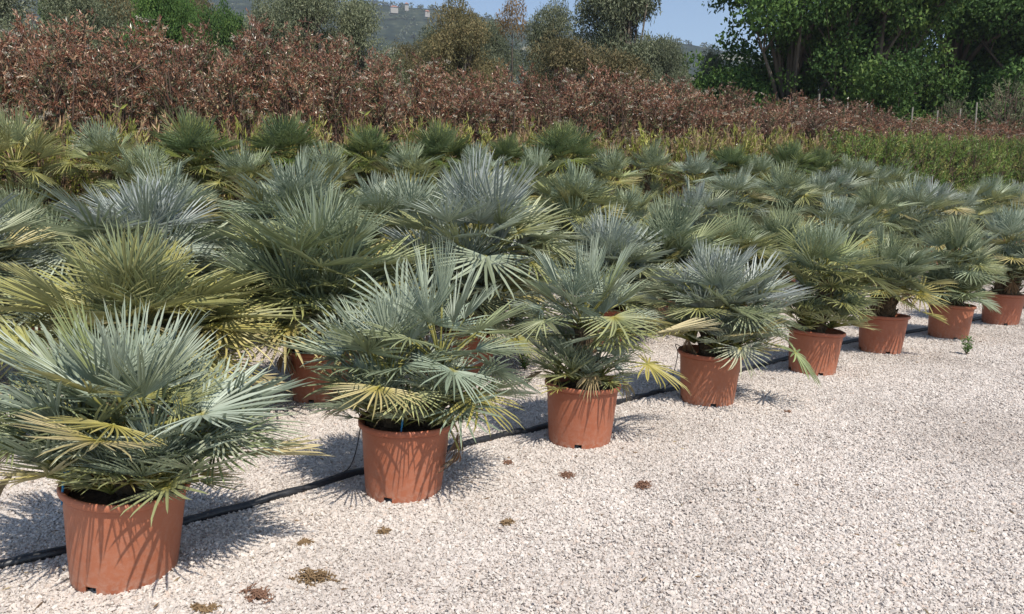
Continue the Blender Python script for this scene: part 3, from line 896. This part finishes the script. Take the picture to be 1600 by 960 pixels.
# ------------------------------------------------------------------ trees
def tree_meshes(seed, nleaf, leaf, lw, mleaf, shape='round', trunk_h=0.22, gap=0.0, lobes=14, clump=0.2):
    """unit tree: height 1, crown about 1 wide"""
    rr = np.random.default_rng(seed)
    parts = []
    C = []
    for i in range(lobes):
        th = rr.uniform(0, 2 * np.pi); zz = rr.uniform(trunk_h * .9, 0.93)
        e = (zz - trunk_h) / (1 - trunk_h)
        if shape == 'round': rad = 0.42 * math.sqrt(max(0.05, 1 - (2 * e - 0.85) ** 2)) if e < .95 else .12
        elif shape == 'tall': rad = 0.36 * (1 - 0.6 * e ** 1.6)
        else: rad = 0.45 * (1 - 0.3 * e)
        rad *= rr.uniform(.35, 1.0)
        C.append((math.cos(th) * rad, math.sin(th) * rad, zz))
    C = np.array(C)
    S_ = rr.uniform(.12, .21, lobes)
    # sub-clumps on lobes
    sub = []; ss = []
    for i in range(lobes):
        for j in range(11):
            d = rand_dirs(1, rr)[0]
            d[2] = abs(d[2]) * .8 + d[2] * .2
            sub.append(C[i] + d * S_[i] * rr.uniform(.55, 1.05)); ss.append(S_[i] * rr.uniform(.3, .62))
    sub = np.array(sub); ss = np.array(ss)
    k = rr.choice(len(sub), nleaf, p=(ss ** 2) / (ss ** 2).sum())
    d = rand_dirs(nleaf, rr)
    r = rr.uniform(.25, 1.0, nleaf) ** .6
    P = sub[k] + d * (ss[k] * r)[:, None] * np.array([1.15, 1.15, .75])
    tone = np.clip(rr.normal(.5, .2, nleaf) + rr.normal(0, .14, len(sub))[k], 0, 1)
    D = rand_dirs(nleaf, rr) * .8 + d * .5; D[:, 2] -= .15
    L = leaf * rr.uniform(.6, 1.3, nleaf)
    V, Fq = leaf_cloud(P, D, L, L * lw, rr=rr)
    crown = mesh_np('crown', V, Fq, mleaf, tone=np.repeat(tone, 4))
    parts = [tube([(0, 0, 0), (.01, .0, trunk_h * .5), (-.005, .01, trunk_h), (.01, 0, .6), (0, 0, .85)], [.035, .026, .022, .013, .005], 8)]
    for i in range(lobes):
        z = rr.uniform(trunk_h * .6, min(.75, C[i][2]))
        m = (C[i] * .5 + np.array([0, 0, z]) * .5) + np.array([0, 0, .03])
        parts.append(tube([(0, 0, z * .95), tuple(m), tuple(C[i])], [.014, .009, .003], 5))
        for j in range(4):
            s = sub[i * 11 + j]
            parts.append(tube([tuple(C[i] * .6 + m * .4), tuple(s)], [.005, .0015], 3, False))
    v, f = join(parts)
    return crown, mesh_np('trunk', v, f, M_BARK, smooth=True)

ML_DARK = m_leaf('dark_broadleaf', [(0, (0.036, 0.078, 0.021)), (0.5, (0.082, 0.158, 0.04)), (1, (0.165, 0.26, 0.06))], .4, .2, .4, .12)
ML_MID = m_leaf('mid_broadleaf', [(0, (0.035, 0.078, 0.02)), (0.5, (0.082, 0.155, 0.038)), (1, (0.18, 0.26, 0.06))], .4, .22, .4, .1)
ML_OLIVE = m_leaf('olive_leaf', [(0, (0.05, 0.065, 0.035)), (0.5, (0.125, 0.145, 0.082)), (1, (0.25, 0.26, 0.16))], .5, .12, .3, .15)
ML_BROWN = m_leaf('oak_spring_leaf', [(0, (0.06, 0.062, 0.028)), (0.5, (0.14, 0.125, 0.06)), (1, (0.26, 0.2, 0.1))], .6, .15, .2, .15)
ML_RUST = m_leaf('rusty_leaf', [(0, (0.1, 0.072, 0.03)), (0.5, (0.22, 0.14, 0.06)), (1, (0.36, 0.24, 0.11))], .6, .18, .2, .1)
ML_PALE = m_leaf('pale_spray_leaf', [(0, (0.08, 0.1, 0.05)), (1, (0.24, 0.25, 0.15))], .6, .2, .2, .1)
T_DARK = [tree_meshes(400 + i, 52000, .019, .66, ML_DARK, 'round', .03, lobes=34) for i in range(2)]
T_MID = [tree_meshes(410 + i, 52000, .019, .66, ML_MID, 'round', .03, lobes=34) for i in range(1)]
T_OLV = [tree_meshes(420 + i, 46000, .021, .32, ML_OLIVE, 'round', .03, lobes=26) for i in range(2)]
T_TALL = [tree_meshes(430, 70000, .023, .34, ML_OLIVE, 'tall', .03, lobes=34)]
T_BRN = [tree_meshes(440 + i, 42000, .022, .38, ML_BROWN, 'round', .03, lobes=24) for i in range(2)]
T_RST = [tree_meshes(450, 30000, .022, .42, ML_RUST, 'round', .04, lobes=18)]

def tree(kind, px, ytop, dist, wpx, name, label, cat='tree', idx=0, rz=None, ybase=None):
    x = (px - 800) / F * dist * math.cos(PITCH)
    zt = height_for(x, dist, ytop); zb = g(x, dist) - .05
    h = zt - zb; w = wpx * (1.0 if dist > 41 or px > 1170 else 1.22) / F * dist
    c, t = kind[idx % len(kind)]
    o = thing(name, label, cat, (x, dist, zb), (0, 0, random.uniform(0, 6.28) if rz is None else rz), 'trees behind the hedge')
    o.scale = (w, w, h)
    cc = link('crown', c, o); cc['kind'] = 'stuff'; link('trunk', t, o)
    return o

tl = [
 (T_OLV, 228, -12, 47, 130, 'olive_tree', 'grey-green tree seen in the gap left of the dark green bush'),
 (T_BRN, 318, -4, 50, 120, 'oak_tree', 'brownish tree in the gap between the dark and the bright green trees'),
 (T_OLV, 462, 8, 50, 130, 'olive_tree', 'far grey tree behind the gap left of the dark olive tree'),
 (T_OLV, 684, 52, 48, 120, 'olive_tree', 'low far grey-green tree under the middle of the hill slope'),
 (T_OLV, 756, 46, 48, 110, 'olive_tree', 'low far grey-green tree just left of the rusty tree'),
 (T_OLV, 20, -30, 34, 190, 'olive_tree', 'grey-green olive tree at the far left, its top out of the picture'),
 (T_OLV, 120, -12, 32, 150, 'olive_tree', 'grey-green olive tree, second from the left edge, above the red hedge'),
 (T_BRN, 195, 2, 38, 130, 'oak_tree', 'brownish grey-green tree just left of the dark green bush'),
 (T_DARK, 272, -14, 30, 105, 'dark_green_tree', 'small dense dark green tree rising from the red hedge at the left'),
 (T_MID, 150, -20, 60, 120, 'green_tree', 'fresh green tree glimpsed behind the olive trees at the left'),
 (T_MID, 345, 0, 43, 110, 'green_tree', 'bright green low tree below the pale field at the upper left'),
 (T_OLV, 425, 16, 34, 130, 'olive_tree', 'low grey olive tree just right of the bright green tree'),
 (T_OLV, 508, -14, 36, 150, 'olive_tree', 'dark grey-green olive tree left of the distant hilltop'),
 (T_OLV, 575, 2, 38, 120, 'olive_tree', 'grey-green olive tree whose right side meets the distant hill'),
 (T_BRN, 640, 42, 42, 100, 'oak_tree', 'low brownish tree under the distant hill slope'),
 (T_BRN, 718, 26, 36, 130, 'oak_tree', 'grey-brown tree below the hill, left of the rusty tree'),
 (T_RST, 800, 22, 40, 90, 'rusty_tree', 'rusty orange-brown young tree below the end of the hill ridge'),
 (T_OLV, 868, 10, 40, 110, 'olive_tree', 'grey-green tree standing between the rusty tree and the brown oak'),
 (T_BRN, 912, 30, 33, 150, 'oak_tree', 'bushy brown-tinged oak in front of the tall grey tree'),
 (T_TALL, 978, -62, 36, 160, 'tall_grey_tree', 'tall grey-green tree standing against the sky left of the gap'),
 (T_OLV, 1030, 74, 34, 80, 'olive_tree', 'low olive tree at the right foot of the tall grey tree'),
 (T_OLV, 1108, 84, 42, 80, 'olive_tree', 'small dark leaning tree in the gap below the sky'),
 (T_BRN, 1150, 92, 46, 110, 'oak_tree', 'low yellowish green bush tree in the gap, beside the big dark trees'),
 (T_DARK, 1225, -110, 38, 340, 'broadleaf_tree', 'big dark green broadleaf tree overhanging the sky gap'),
 (T_MID, 1355, -90, 36, 290, 'broadleaf_tree', 'big brighter green broadleaf tree in the middle of the dark group'),
 (T_DARK, 1470, -130, 40, 330, 'broadleaf_tree', 'big dark green broadleaf tree second from the right edge'),
 (T_DARK, 1610, -100, 37, 300, 'broadleaf_tree', 'big bluish dark green broadleaf tree cut by the right edge'),
 (T_DARK, 1300, 20, 44, 260, 'broadleaf_tree', 'dark lower tree filling the shade under the big broadleaf trees'),
 (T_DARK, 1540, 30, 45, 260, 'broadleaf_tree', 'dark lower tree behind the pale shrub at the right'),
]
for i, (k, px, yt, ds, wp, nm, lb) in enumerate(tl):
    tree(k, px, yt, ds, wp, nm, lb, idx=i)

# ------------------------------------------------------------------ far wood on the hill and houses
def hill_wood():
    rr = np.random.default_rng(5)
    P = []; 
    ny, nx, _ = HV.shape
    Vs, n = [], 0
    cen = []
    for i in range(2600):
        j = rr.integers(8, ny - 2); k = rr.integers(0, nx - 1)
        a = HV[j, k] * .5 + HV[j, k + 1] * .5
        if noise.noise(Vector((a[0] * .012, a[1] * .012, 9))) < -.05 and j < ny - 3: continue
        cen.append((a[0] + rr.uniform(-3, 3), a[1] + rr.uniform(-6, 6) if j < ny - 3 else a[1], a[2] + 1.2, rr.uniform(2.2, 4.6)))
    for k in range(0, nx - 1):
        a = HV[ny - 2, k]
        for q in range(2):
            if rr.random() < .75: cen.append((a[0] + rr.uniform(-5, 5), a[1] - 3, a[2] + 1, rr.uniform(2.5, 5.5)))
    cen = np.array(cen)
    nl = 26
    k = np.repeat(np.arange(len(cen)), nl)
    d = rand_dirs(len(k), rr)
    Pp = cen[k, :3] + d * cen[k, 3][:, None] * rr.uniform(.4, .8, (len(k), 1)) * np.array([1.3, 1.3, .75])
    V, Fq = leaf_cloud(Pp, rand_dirs(len(k), rr), rr.uniform(1.6, 3.0, len(k)), rr.uniform(1.2, 2.4, len(k)), rr=rr)
    o = link('hillside_wood', mesh_np('hillside_wood', V, Fq, ML_OLIVE, tone=np.repeat(rr.random(len(k)) * .6, 4)))
    o['kind'] = 'stuff'; o['label'] = 'dark scrub and trees dotted over the distant hill'; o['category'] = 'wood'
hill_wood()

def house(px, py, dist, w, h, label):
    x = (px - 800) / F * dist * math.cos(PITCH)
    z = height_for(x, dist, py)
    o = thing('far_house', label, 'house', (x, dist, z - 1), (0, 0, .3), 'white houses on the distant hill')
    d = w * .7
    def box(a, b):
        V = [(a[0] if i & 1 else b[0], a[1] if i & 2 else b[1], a[2] if i & 4 else b[2]) for i in range(8)]
        return V, [[0, 1, 3, 2], [4, 6, 7, 5], [0, 4, 5, 1], [2, 3, 7, 6], [0, 2, 6, 4], [1, 5, 7, 3]]
    v, f = box((-w / 2, -d / 2, -4), (w / 2, d / 2, h + 1))
    link('wall', mesh_np('wall', v, f, M_WALL), o)
    e = .5
    V = [(-w / 2 - e, -d / 2 - e, h + 1.01), (w / 2 + e, -d / 2 - e, h + 1.01), (w / 2 + e, d / 2 + e, h + 1.01), (-w / 2 - e, d / 2 + e, h + 1.01), (-w / 2 + 2, 0, h + 3), (w / 2 - 2, 0, h + 3)]
    link('roof', mesh_np('roof', V, [[0, 1, 5, 4], [1, 2, 5], [2, 3, 4, 5], [3, 0, 4], [0, 3, 2, 1]], M_TILE), o)
    for k in range(3):
        v, f = box((-w / 2 + (k + .5) * w / 3 - .7, -d / 2 - .06, 1 + h * .35), (-w / 2 + (k + .5) * w / 3 + .7, -d / 2 + .1, 1 + h * .75))
        link('window', mesh_np('window', v, f, M_WIN), o)
house(622, 14, 830, 8, 1.2, 'white house on the distant hilltop, left of three')
house(641, 10, 850, 4, 2.2, 'white house on the distant hilltop, middle of three')
house(672, 20, 840, 5, .8, 'white house on the distant hilltop, right of three')

# ------------------------------------------------------------------ gravel
def stone_hull(rr, s):
    bm = bmesh.new()
    ax = np.array([1, rr.uniform(.55, .95), rr.uniform(.4, .75)])
    for i in range(9):
        v = rand_dirs(1, rr)[0] * ax * s * rr.uniform(.8, 1.05)
        bm.verts.new(v)
    r = bmesh.ops.convex_hull(bm, input=bm.verts)
    bmesh.ops.delete(bm, geom=[v for v in bm.verts if not v.link_faces], context='VERTS')
    bm.verts.index_update()
    V = [v.co.copy() for v in bm.verts]; Fc = [[v.index for v in f.verts] for f in bm.faces]
    bm.free()
    return V, Fc

M_STONE = m_stone()
def cluster_mesh(seed, smin, smax, rad, n):
    rr = np.random.default_rng(seed)
    parts = []
    for i in range(n):
        s = rr.uniform(smin, smax) * (1.35 if rr.random() < .08 else 1)
        V, Fc = stone_hull(rr, s)
        e = Matrix.Rotation(rr.uniform(0, 6.28), 3, 'Z') @ Matrix.Rotation(rr.uniform(-.7, .7), 3, 'X') @ Matrix.Rotation(rr.uniform(-.7, .7), 3, 'Y')
        a = rr.uniform(0, 6.28); r = rad * math.sqrt(rr.random())
        o = Vector((math.cos(a) * r, math.sin(a) * r, rr.uniform(-.001, .007)))
        parts.append(([e @ v + o for v in V], Fc))
    v, f = join(parts)
    return mesh_np('gravel_patch', v, f, M_STONE)

def build_gravel():
    src = bpy.data.collections.new('gravel_patches')
    near = bpy.data.collections.new('near_patches')
    for i in range(10):
        o = bpy.data.objects.new('gravel_patch', cluster_mesh(900 + i, .0050, .0145, .09, 92)); near.objects.link(o)
    # points
    P = []
    rr = np.random.default_rng(3)
    def fill(y0, y1, step):
        y = y0
        while y < y1:
            xa = max(-0.78 * y - .7, -14); xb = .78 * y + .9
            x = xa
            while x < xb:
                xx = x + rr.uniform(-.5, .5) * step; yy = y + rr.uniform(-.5, .5) * step
                p = (xx - ROW0.x) * N.x + (yy - ROW0.y) * N.y
                keep = p < 3.2 or (p < 6 and yy < 9)
                for c in POTC:
                    if (xx - c.x) ** 2 + (yy - c.y) ** 2 < .14 ** 2: keep = False
                if keep: P.append((xx, yy, gs(xx, yy) + .001))
                x += step
            y += step
    fill(1.9, 7.0, .068)
    fill(7.0, 12.0, .08)
    fill(12.0, 22.0, .13)
    me = bpy.data.meshes.new('gravel')
    me.from_pydata(P, [], [])
    me.materials.append(M_STONE)
    o = link('gravel', me)
    o['kind'] = 'stuff'; o['label'] = 'crushed white limestone gravel covering the open ground'; o['category'] = 'gravel'
    ng = bpy.data.node_groups.new('scatter_gravel', 'GeometryNodeTree')
    ng.interface.new_socket('Geometry', in_out='INPUT', socket_type='NodeSocketGeometry')
    ng.interface.new_socket('Geometry', in_out='OUTPUT', socket_type='NodeSocketGeometry')
    gi = ng.nodes.new('NodeGroupInput'); go = ng.nodes.new('NodeGroupOutput')
    ci = ng.nodes.new('GeometryNodeCollectionInfo'); ci.inputs[0].default_value = near
    ci.inputs['Separate Children'].default_value = True; ci.inputs['Reset Children'].default_value = True
    ip = ng.nodes.new('GeometryNodeInstanceOnPoints'); ip.inputs['Pick Instance'].default_value = True
    rv = ng.nodes.new('FunctionNodeRandomValue'); rv.data_type = 'FLOAT_VECTOR'
    rv.inputs[0].default_value = (0, 0, 0); rv.inputs[1].default_value = (0, 0, 6.28)
    rs = ng.nodes.new('FunctionNodeRandomValue'); rs.data_type = 'FLOAT'
    rs.inputs[2].default_value = .85; rs.inputs[3].default_value = 1.2
    l = ng.links.new
    l(gi.outputs[0], ip.inputs['Points']); l(ci.outputs[0], ip.inputs['Instance'])
    l(rv.outputs[0], ip.inputs['Rotation']); l(rs.outputs[1], ip.inputs['Scale'])
    l(ip.outputs[0], go.inputs[0])
    md = o.modifiers.new('scatter', 'NODES'); md.node_group = ng
    print('gravel patches', len(P))
build_gravel()

# ------------------------------------------------------------------ irrigation pipe and drip tubes
def smooth_path(pts, n=8):
    out = []
    P = [pts[0]] + pts + [pts[-1]]
    for i in range(1, len(P) - 2):
        for k in range(n):
            t = k / n
            a, b, c, d = P[i - 1], P[i], P[i + 1], P[i + 2]
            out.append(.5 * ((2 * b) + (c - a) * t + (2 * a - 5 * b + 4 * c - d) * t * t + (3 * b - a - 3 * c + d) * t ** 3))
    out.append(P[-2])
    return out

pp = [(-260, 955), (-60, 902), (105, 868), (285, 822), (420, 786), (560, 744), (700, 706), (790, 684), (850, 671), (965, 634), (1010, 622), (1060, 610), (1170, 578), (1235, 562), (1310, 541), (1420, 522), (1530, 500), (1620, 478)]
pts = [at(*q) for q in pp]
pts = smooth_path(pts, 10)
path = []
for i, q in enumerate(pts):
    w = .012 * math.sin(i * .37) + .006 * math.sin(i * 1.3)
    path.append(Vector((q.x + w * .6, q.y + w, gs(q.x, q.y) + .020 + .004 * math.sin(i * .8))))
v, f = tube(path, [.0225 + .0018 * math.sin(i * 2.1) for i in range(len(path))], 12)
me = mesh_np('irrigation_pipe', v, f, M_PIPE, smooth=True)
thing('irrigation_pipe', 'thick black irrigation pipe lying on the gravel behind the front row of pots', 'pipe', me=me)
for i, c in enumerate(POTC[:5]):
    j = min(range(len(path)), key=lambda k: (path[k] - Vector((c.x + (-.34 if i in (1, 3) else .28), c.y + .0, 0))).length)
    a = path[j]
    dirn = (a - Vector((c.x, c.y, 0))); dirn.z = 0; dirn.normalize()
    mid = Vector((c.x, c.y, 0)) + dirn * .30
    top = Vector((c.x, c.y, .44)) + dirn * .255
    inn = Vector((c.x, c.y, .40)) + dirn * .16
    cv = smooth_path([a + Vector((0, 0, .02)), Vector((mid.x, mid.y, .12)), top + Vector((0.02, 0, -.08)), top + Vector((0, 0, .01)), inn], 6)
    v, f = tube(cv, .0035, 6)
    thing('drip_tube', 'thin black drip tube climbing from the pipe into the %s pot of the front row' % ORD[i], 'tube', group='drip tubes of the front row',
          me=mesh_np('drip_tube', v, f, M_PIPE, smooth=True))

# blue drip stakes in the first two pots
for c, off, lab in ((POTC[0], (-.13, -.17), 'small blue plastic stake in the soil of the nearest pot'), (POTC[1], (.03, -.215), 'small blue plastic stake at the front of the second pot')):
    parts = [tube([(0, 0, -.05), (.003, 0, .03), (.006, .002, .085)], [.0035, .005, .006], 6), tube([(.006, .002, .08), (.03, -.004, .095)], [.005, .003], 6)]
    v, f = join(parts)
    thing('blue_stake', lab, 'stake', (c.x + off[0], c.y + off[1], .42), (0, .1, 0), None, mesh_np('blue_stake', v, f, M_BLUE))

# ------------------------------------------------------------------ clumps of dry debris on the gravel, weed
def debris(px, py, w, m, label, seed):
    rr = np.random.default_rng(seed)
    q = at(px, py)
    parts = []
    n = int(70 + w * 900)
    lob = [(rr.normal() * w * .18, rr.normal() * w * .15, w * rr.uniform(.12, .3)) for _ in range(5)]
    for i in range(n):
        lx, ly, lr = lob[rr.integers(5)]
        a = rr.uniform(0, 6.28); r = min(abs(rr.normal()), 1.6) * lr
        b = Vector((lx + math.cos(a) * r, ly + math.sin(a) * r * .8, rr.uniform(.0, .05) * w * 3 * math.exp(-r * r / (lr * lr + 1e-6)) + .008))
        a2 = rr.uniform(0, 6.28); l = rr.uniform(.010, .030)
        e = b + Vector((math.cos(a2) * l, math.sin(a2) * l, rr.normal() * .006)); mid = (b + e) / 2 + Vector((rr.normal() * .003, rr.normal() * .003, rr.uniform(0, .007)))
        parts.append(tube([b, mid, e], [.0022, .0032, .001], 4, False))
    for i in range(4):
        lx, ly, lr = lob[i]
        V, Fc = stone_hull(rr, lr * .8)
        parts.append(([Vector((x.x, x.y, x.z * .45)) + Vector((lx, ly, .006)) for x in V], Fc))
    v, f = join(parts)
    thing('debris_clump', label, 'debris', (q.x, q.y, gs(q.x, q.y)), (0, 0, 0), 'dry brown clumps on the gravel', mesh_np('debris_clump', v, f, m))
debris(495, 911, .21, M_DEBRIS, 'largest clump of dry olive-brown moss on the gravel between the first two pots', 1)
debris(408, 937, .13, M_DEBRIS_R, 'reddish brown clump on the gravel right of the nearest pot', 2)
debris(315, 956, .07, M_DEBRIS, 'small tan clump at the bottom edge of the picture', 3)
debris(600, 833, .055, M_DEBRIS, 'tiny brown clump in front of the second pot', 4)
debris(476, 853, .05, M_DEBRIS, 'tiny tan clump left of the second pot, in front of the pipe', 5)
debris(791, 820, .07, M_DEBRIS, 'small brown clump right of the second pot', 6)
debris(887, 746, .085, M_DEBRIS_R, 'dark brown twiggy clump in front of the third pot', 7)
debris(1006, 762, .095, M_DEBRIS_R, 'dark brown twiggy clump farthest right, beyond the third pot', 8)
debris(794, 726, .05, M_DEBRIS_R, 'tiny dark brown clump left of the third pot', 9)
debris(1232, 646, .04, M_DEBRIS_R, 'tiny brown scrap right of the fourth pot', 10)

def weed(px, py, h, label, seed):
    rr = np.random.default_rng(seed)
    q = at(px, py)
    parts = []; P, D = [], []
    for i in range(7):
        a = rr.uniform(0, 6.28); sp = rr.uniform(.1, .35) * h
        e = Vector((math.cos(a) * sp, math.sin(a) * sp, h * rr.uniform(.6, 1)))
        parts.append(tube([(0, 0, -.01), e * .5 + Vector((0, 0, .02)), e], [.003, .002, .001], 4, False))
        for k in range(16):
            t = rr.uniform(.15, 1); p = e * t
            P.append(p); D.append(Vector((rr.normal(), rr.normal(), .5)))
    v, f = join(parts)
    o = thing('weed', label, 'weed', (q.x, q.y, gs(q.x, q.y)))
    link('stem', mesh_np('stem', v, f, M_STEM), o)
    V, Fq = leaf_cloud(np.array(P), np.array(D), rr.uniform(.025, .05, len(P)), rr.uniform(.012, .02, len(P)), rr=rr)
    link('foliage', mesh_np('foliage', V, Fq, ML_MID2, tone=np.repeat(rr.random(len(P)), 4)), o)
ML_MID2 = m_leaf('weed_leaf', [(0, (0.05, 0.12, 0.025)), (1, (0.14, 0.26, 0.06))], .45, .25)
weed(1510, 556, .2, 'small bright green weed growing in the gravel before the seventh pot', 3)
weed(820, 580, .16, 'green weed between the second row pots, left of the third pot', 4)

def litter():
    rr = np.random.default_rng(77)
    P, D, L, W_, tn = [], [], [], [], []
    for i in range(900):
        if i < 520:
            c = POTC[rr.integers(len(POTC))]; a = rr.uniform(0, 6.28); r = .22 + abs(rr.normal()) * .5
            x, y = c.x + math.cos(a) * r, c.y + math.sin(a) * r
        else:
            y = rr.uniform(2.1, 11); x = rr.uniform(-.7, .75) * y
        P.append((x, y, gs(x, y) + .014)); a = rr.uniform(0, 6.28)
        D.append((math.cos(a), math.sin(a), rr.normal() * .12)); l = rr.uniform(.012, .05) * (2.2 if rr.random() < .06 else 1)
        L.append(l); W_.append(min(l * rr.uniform(.12, .4), .009)); tn.append(rr.random())
    V, Fq = leaf_cloud(np.array(P), np.array(D), np.array(L), np.array(W_), fold=.1, rr=rr)
    o = link('leaf_litter', mesh_np('leaf_litter', V, Fq, M_LIT, tone=np.repeat(tn, 4)))
    o['kind'] = 'stuff'; o['label'] = 'tiny dry leaf bits scattered on the gravel'; o['category'] = 'litter'
M_LIT = m_leaf('dry_litter', [(0, (0.10, 0.06, 0.035)), (.5, (0.24, 0.16, 0.09)), (1, (0.42, 0.34, 0.2))], .8, .05, .1, 0)
litter()

# ------------------------------------------------------------------ stakes along the hedge, pale shrub at the right
for i, (px, yt, ds) in enumerate([(1222, 150, 26), (1270, 142, 27), (1315, 155, 27.5), (1345, 157, 28), (1352, 160, 29), (1412, 163, 29), (1484, 165, 30), (1514, 155, 28), (1450, 168, 31), (1598, 178, 30)]):
    x = (px - 800) / F * ds * math.cos(PITCH)
    zt = height_for(x, ds, yt + 5); zb = g(x, ds)
    v, f = tube([(0, 0, -.2), (.01, 0, (zt - zb) * .5), (0, 0, zt - zb)], [.032, .03, .026], 8)
    thing('fence_post', 'weathered post above the right part of the hedge, %s from the left' % ORD[i], 'post', (x, ds, zb), (R(random.uniform(-1.5, 1.5)), R(random.uniform(-1.5, 1.5)), 0), 'posts above the hedge',
          mesh_np('fence_post', v, f, M_POST, smooth=True))
PS = shrub_meshes(900, 1.6, 3.0, 420, 10, .10, .2, ML_PALE, ML_PALE, red=.3, base=.1, upright=1.0)
for i, (px, yt, ds, w) in enumerate([(1560, 125, 31, 3.0), (1480, 150, 32, 2.0), (1640, 118, 32, 3.4)]):
    x = (px - 800) / F * ds * math.cos(PITCH)
    ht = height_for(x, ds, yt) - g(x, ds)
    place_shrub(PS, 'pale_shrub', ['pale olive wispy shrub at the right edge before the dark trees', 'smaller pale wispy shrub left of the pale shrub at the right', 'pale wispy shrub cut by the right edge of the picture'][i],
                'shrub', (x, ds, g(x, ds)), i * 2.0, w / 1.6, ht / 3.0, 'pale wispy shrubs')
print('objects', len(bpy.data.objects))

# ------------------------------------------------------------------ haze
V = [(x, y, z) for z in (-12, 330) for y in (-650, 2050) for x in (-1950, 1950)]
def f_haze(nt, b):
    nt.nodes.remove(b)
    v = nd(nt, 'ShaderNodeVolumePrincipled')
    v.inputs['Color'].default_value = (0.78, 0.86, 0.97, 1)
    v.inputs['Density'].default_value = 0.00034
    v.inputs['Anisotropy'].default_value = 0.2
    nt.links.new(v.outputs[0], nt.nodes['Material Output'].inputs['Volume'])
hz = bpy.data.materials.new('haze'); hz.use_nodes = True
f_haze(hz.node_tree, hz.node_tree.nodes['Principled BSDF'])
o = link('haze', mesh_np('haze', V, [[0, 2, 3, 1], [4, 5, 7, 6], [0, 1, 5, 4], [2, 6, 7, 3], [0, 4, 6, 2], [1, 3, 7, 5]], hz))
o['kind'] = 'stuff'
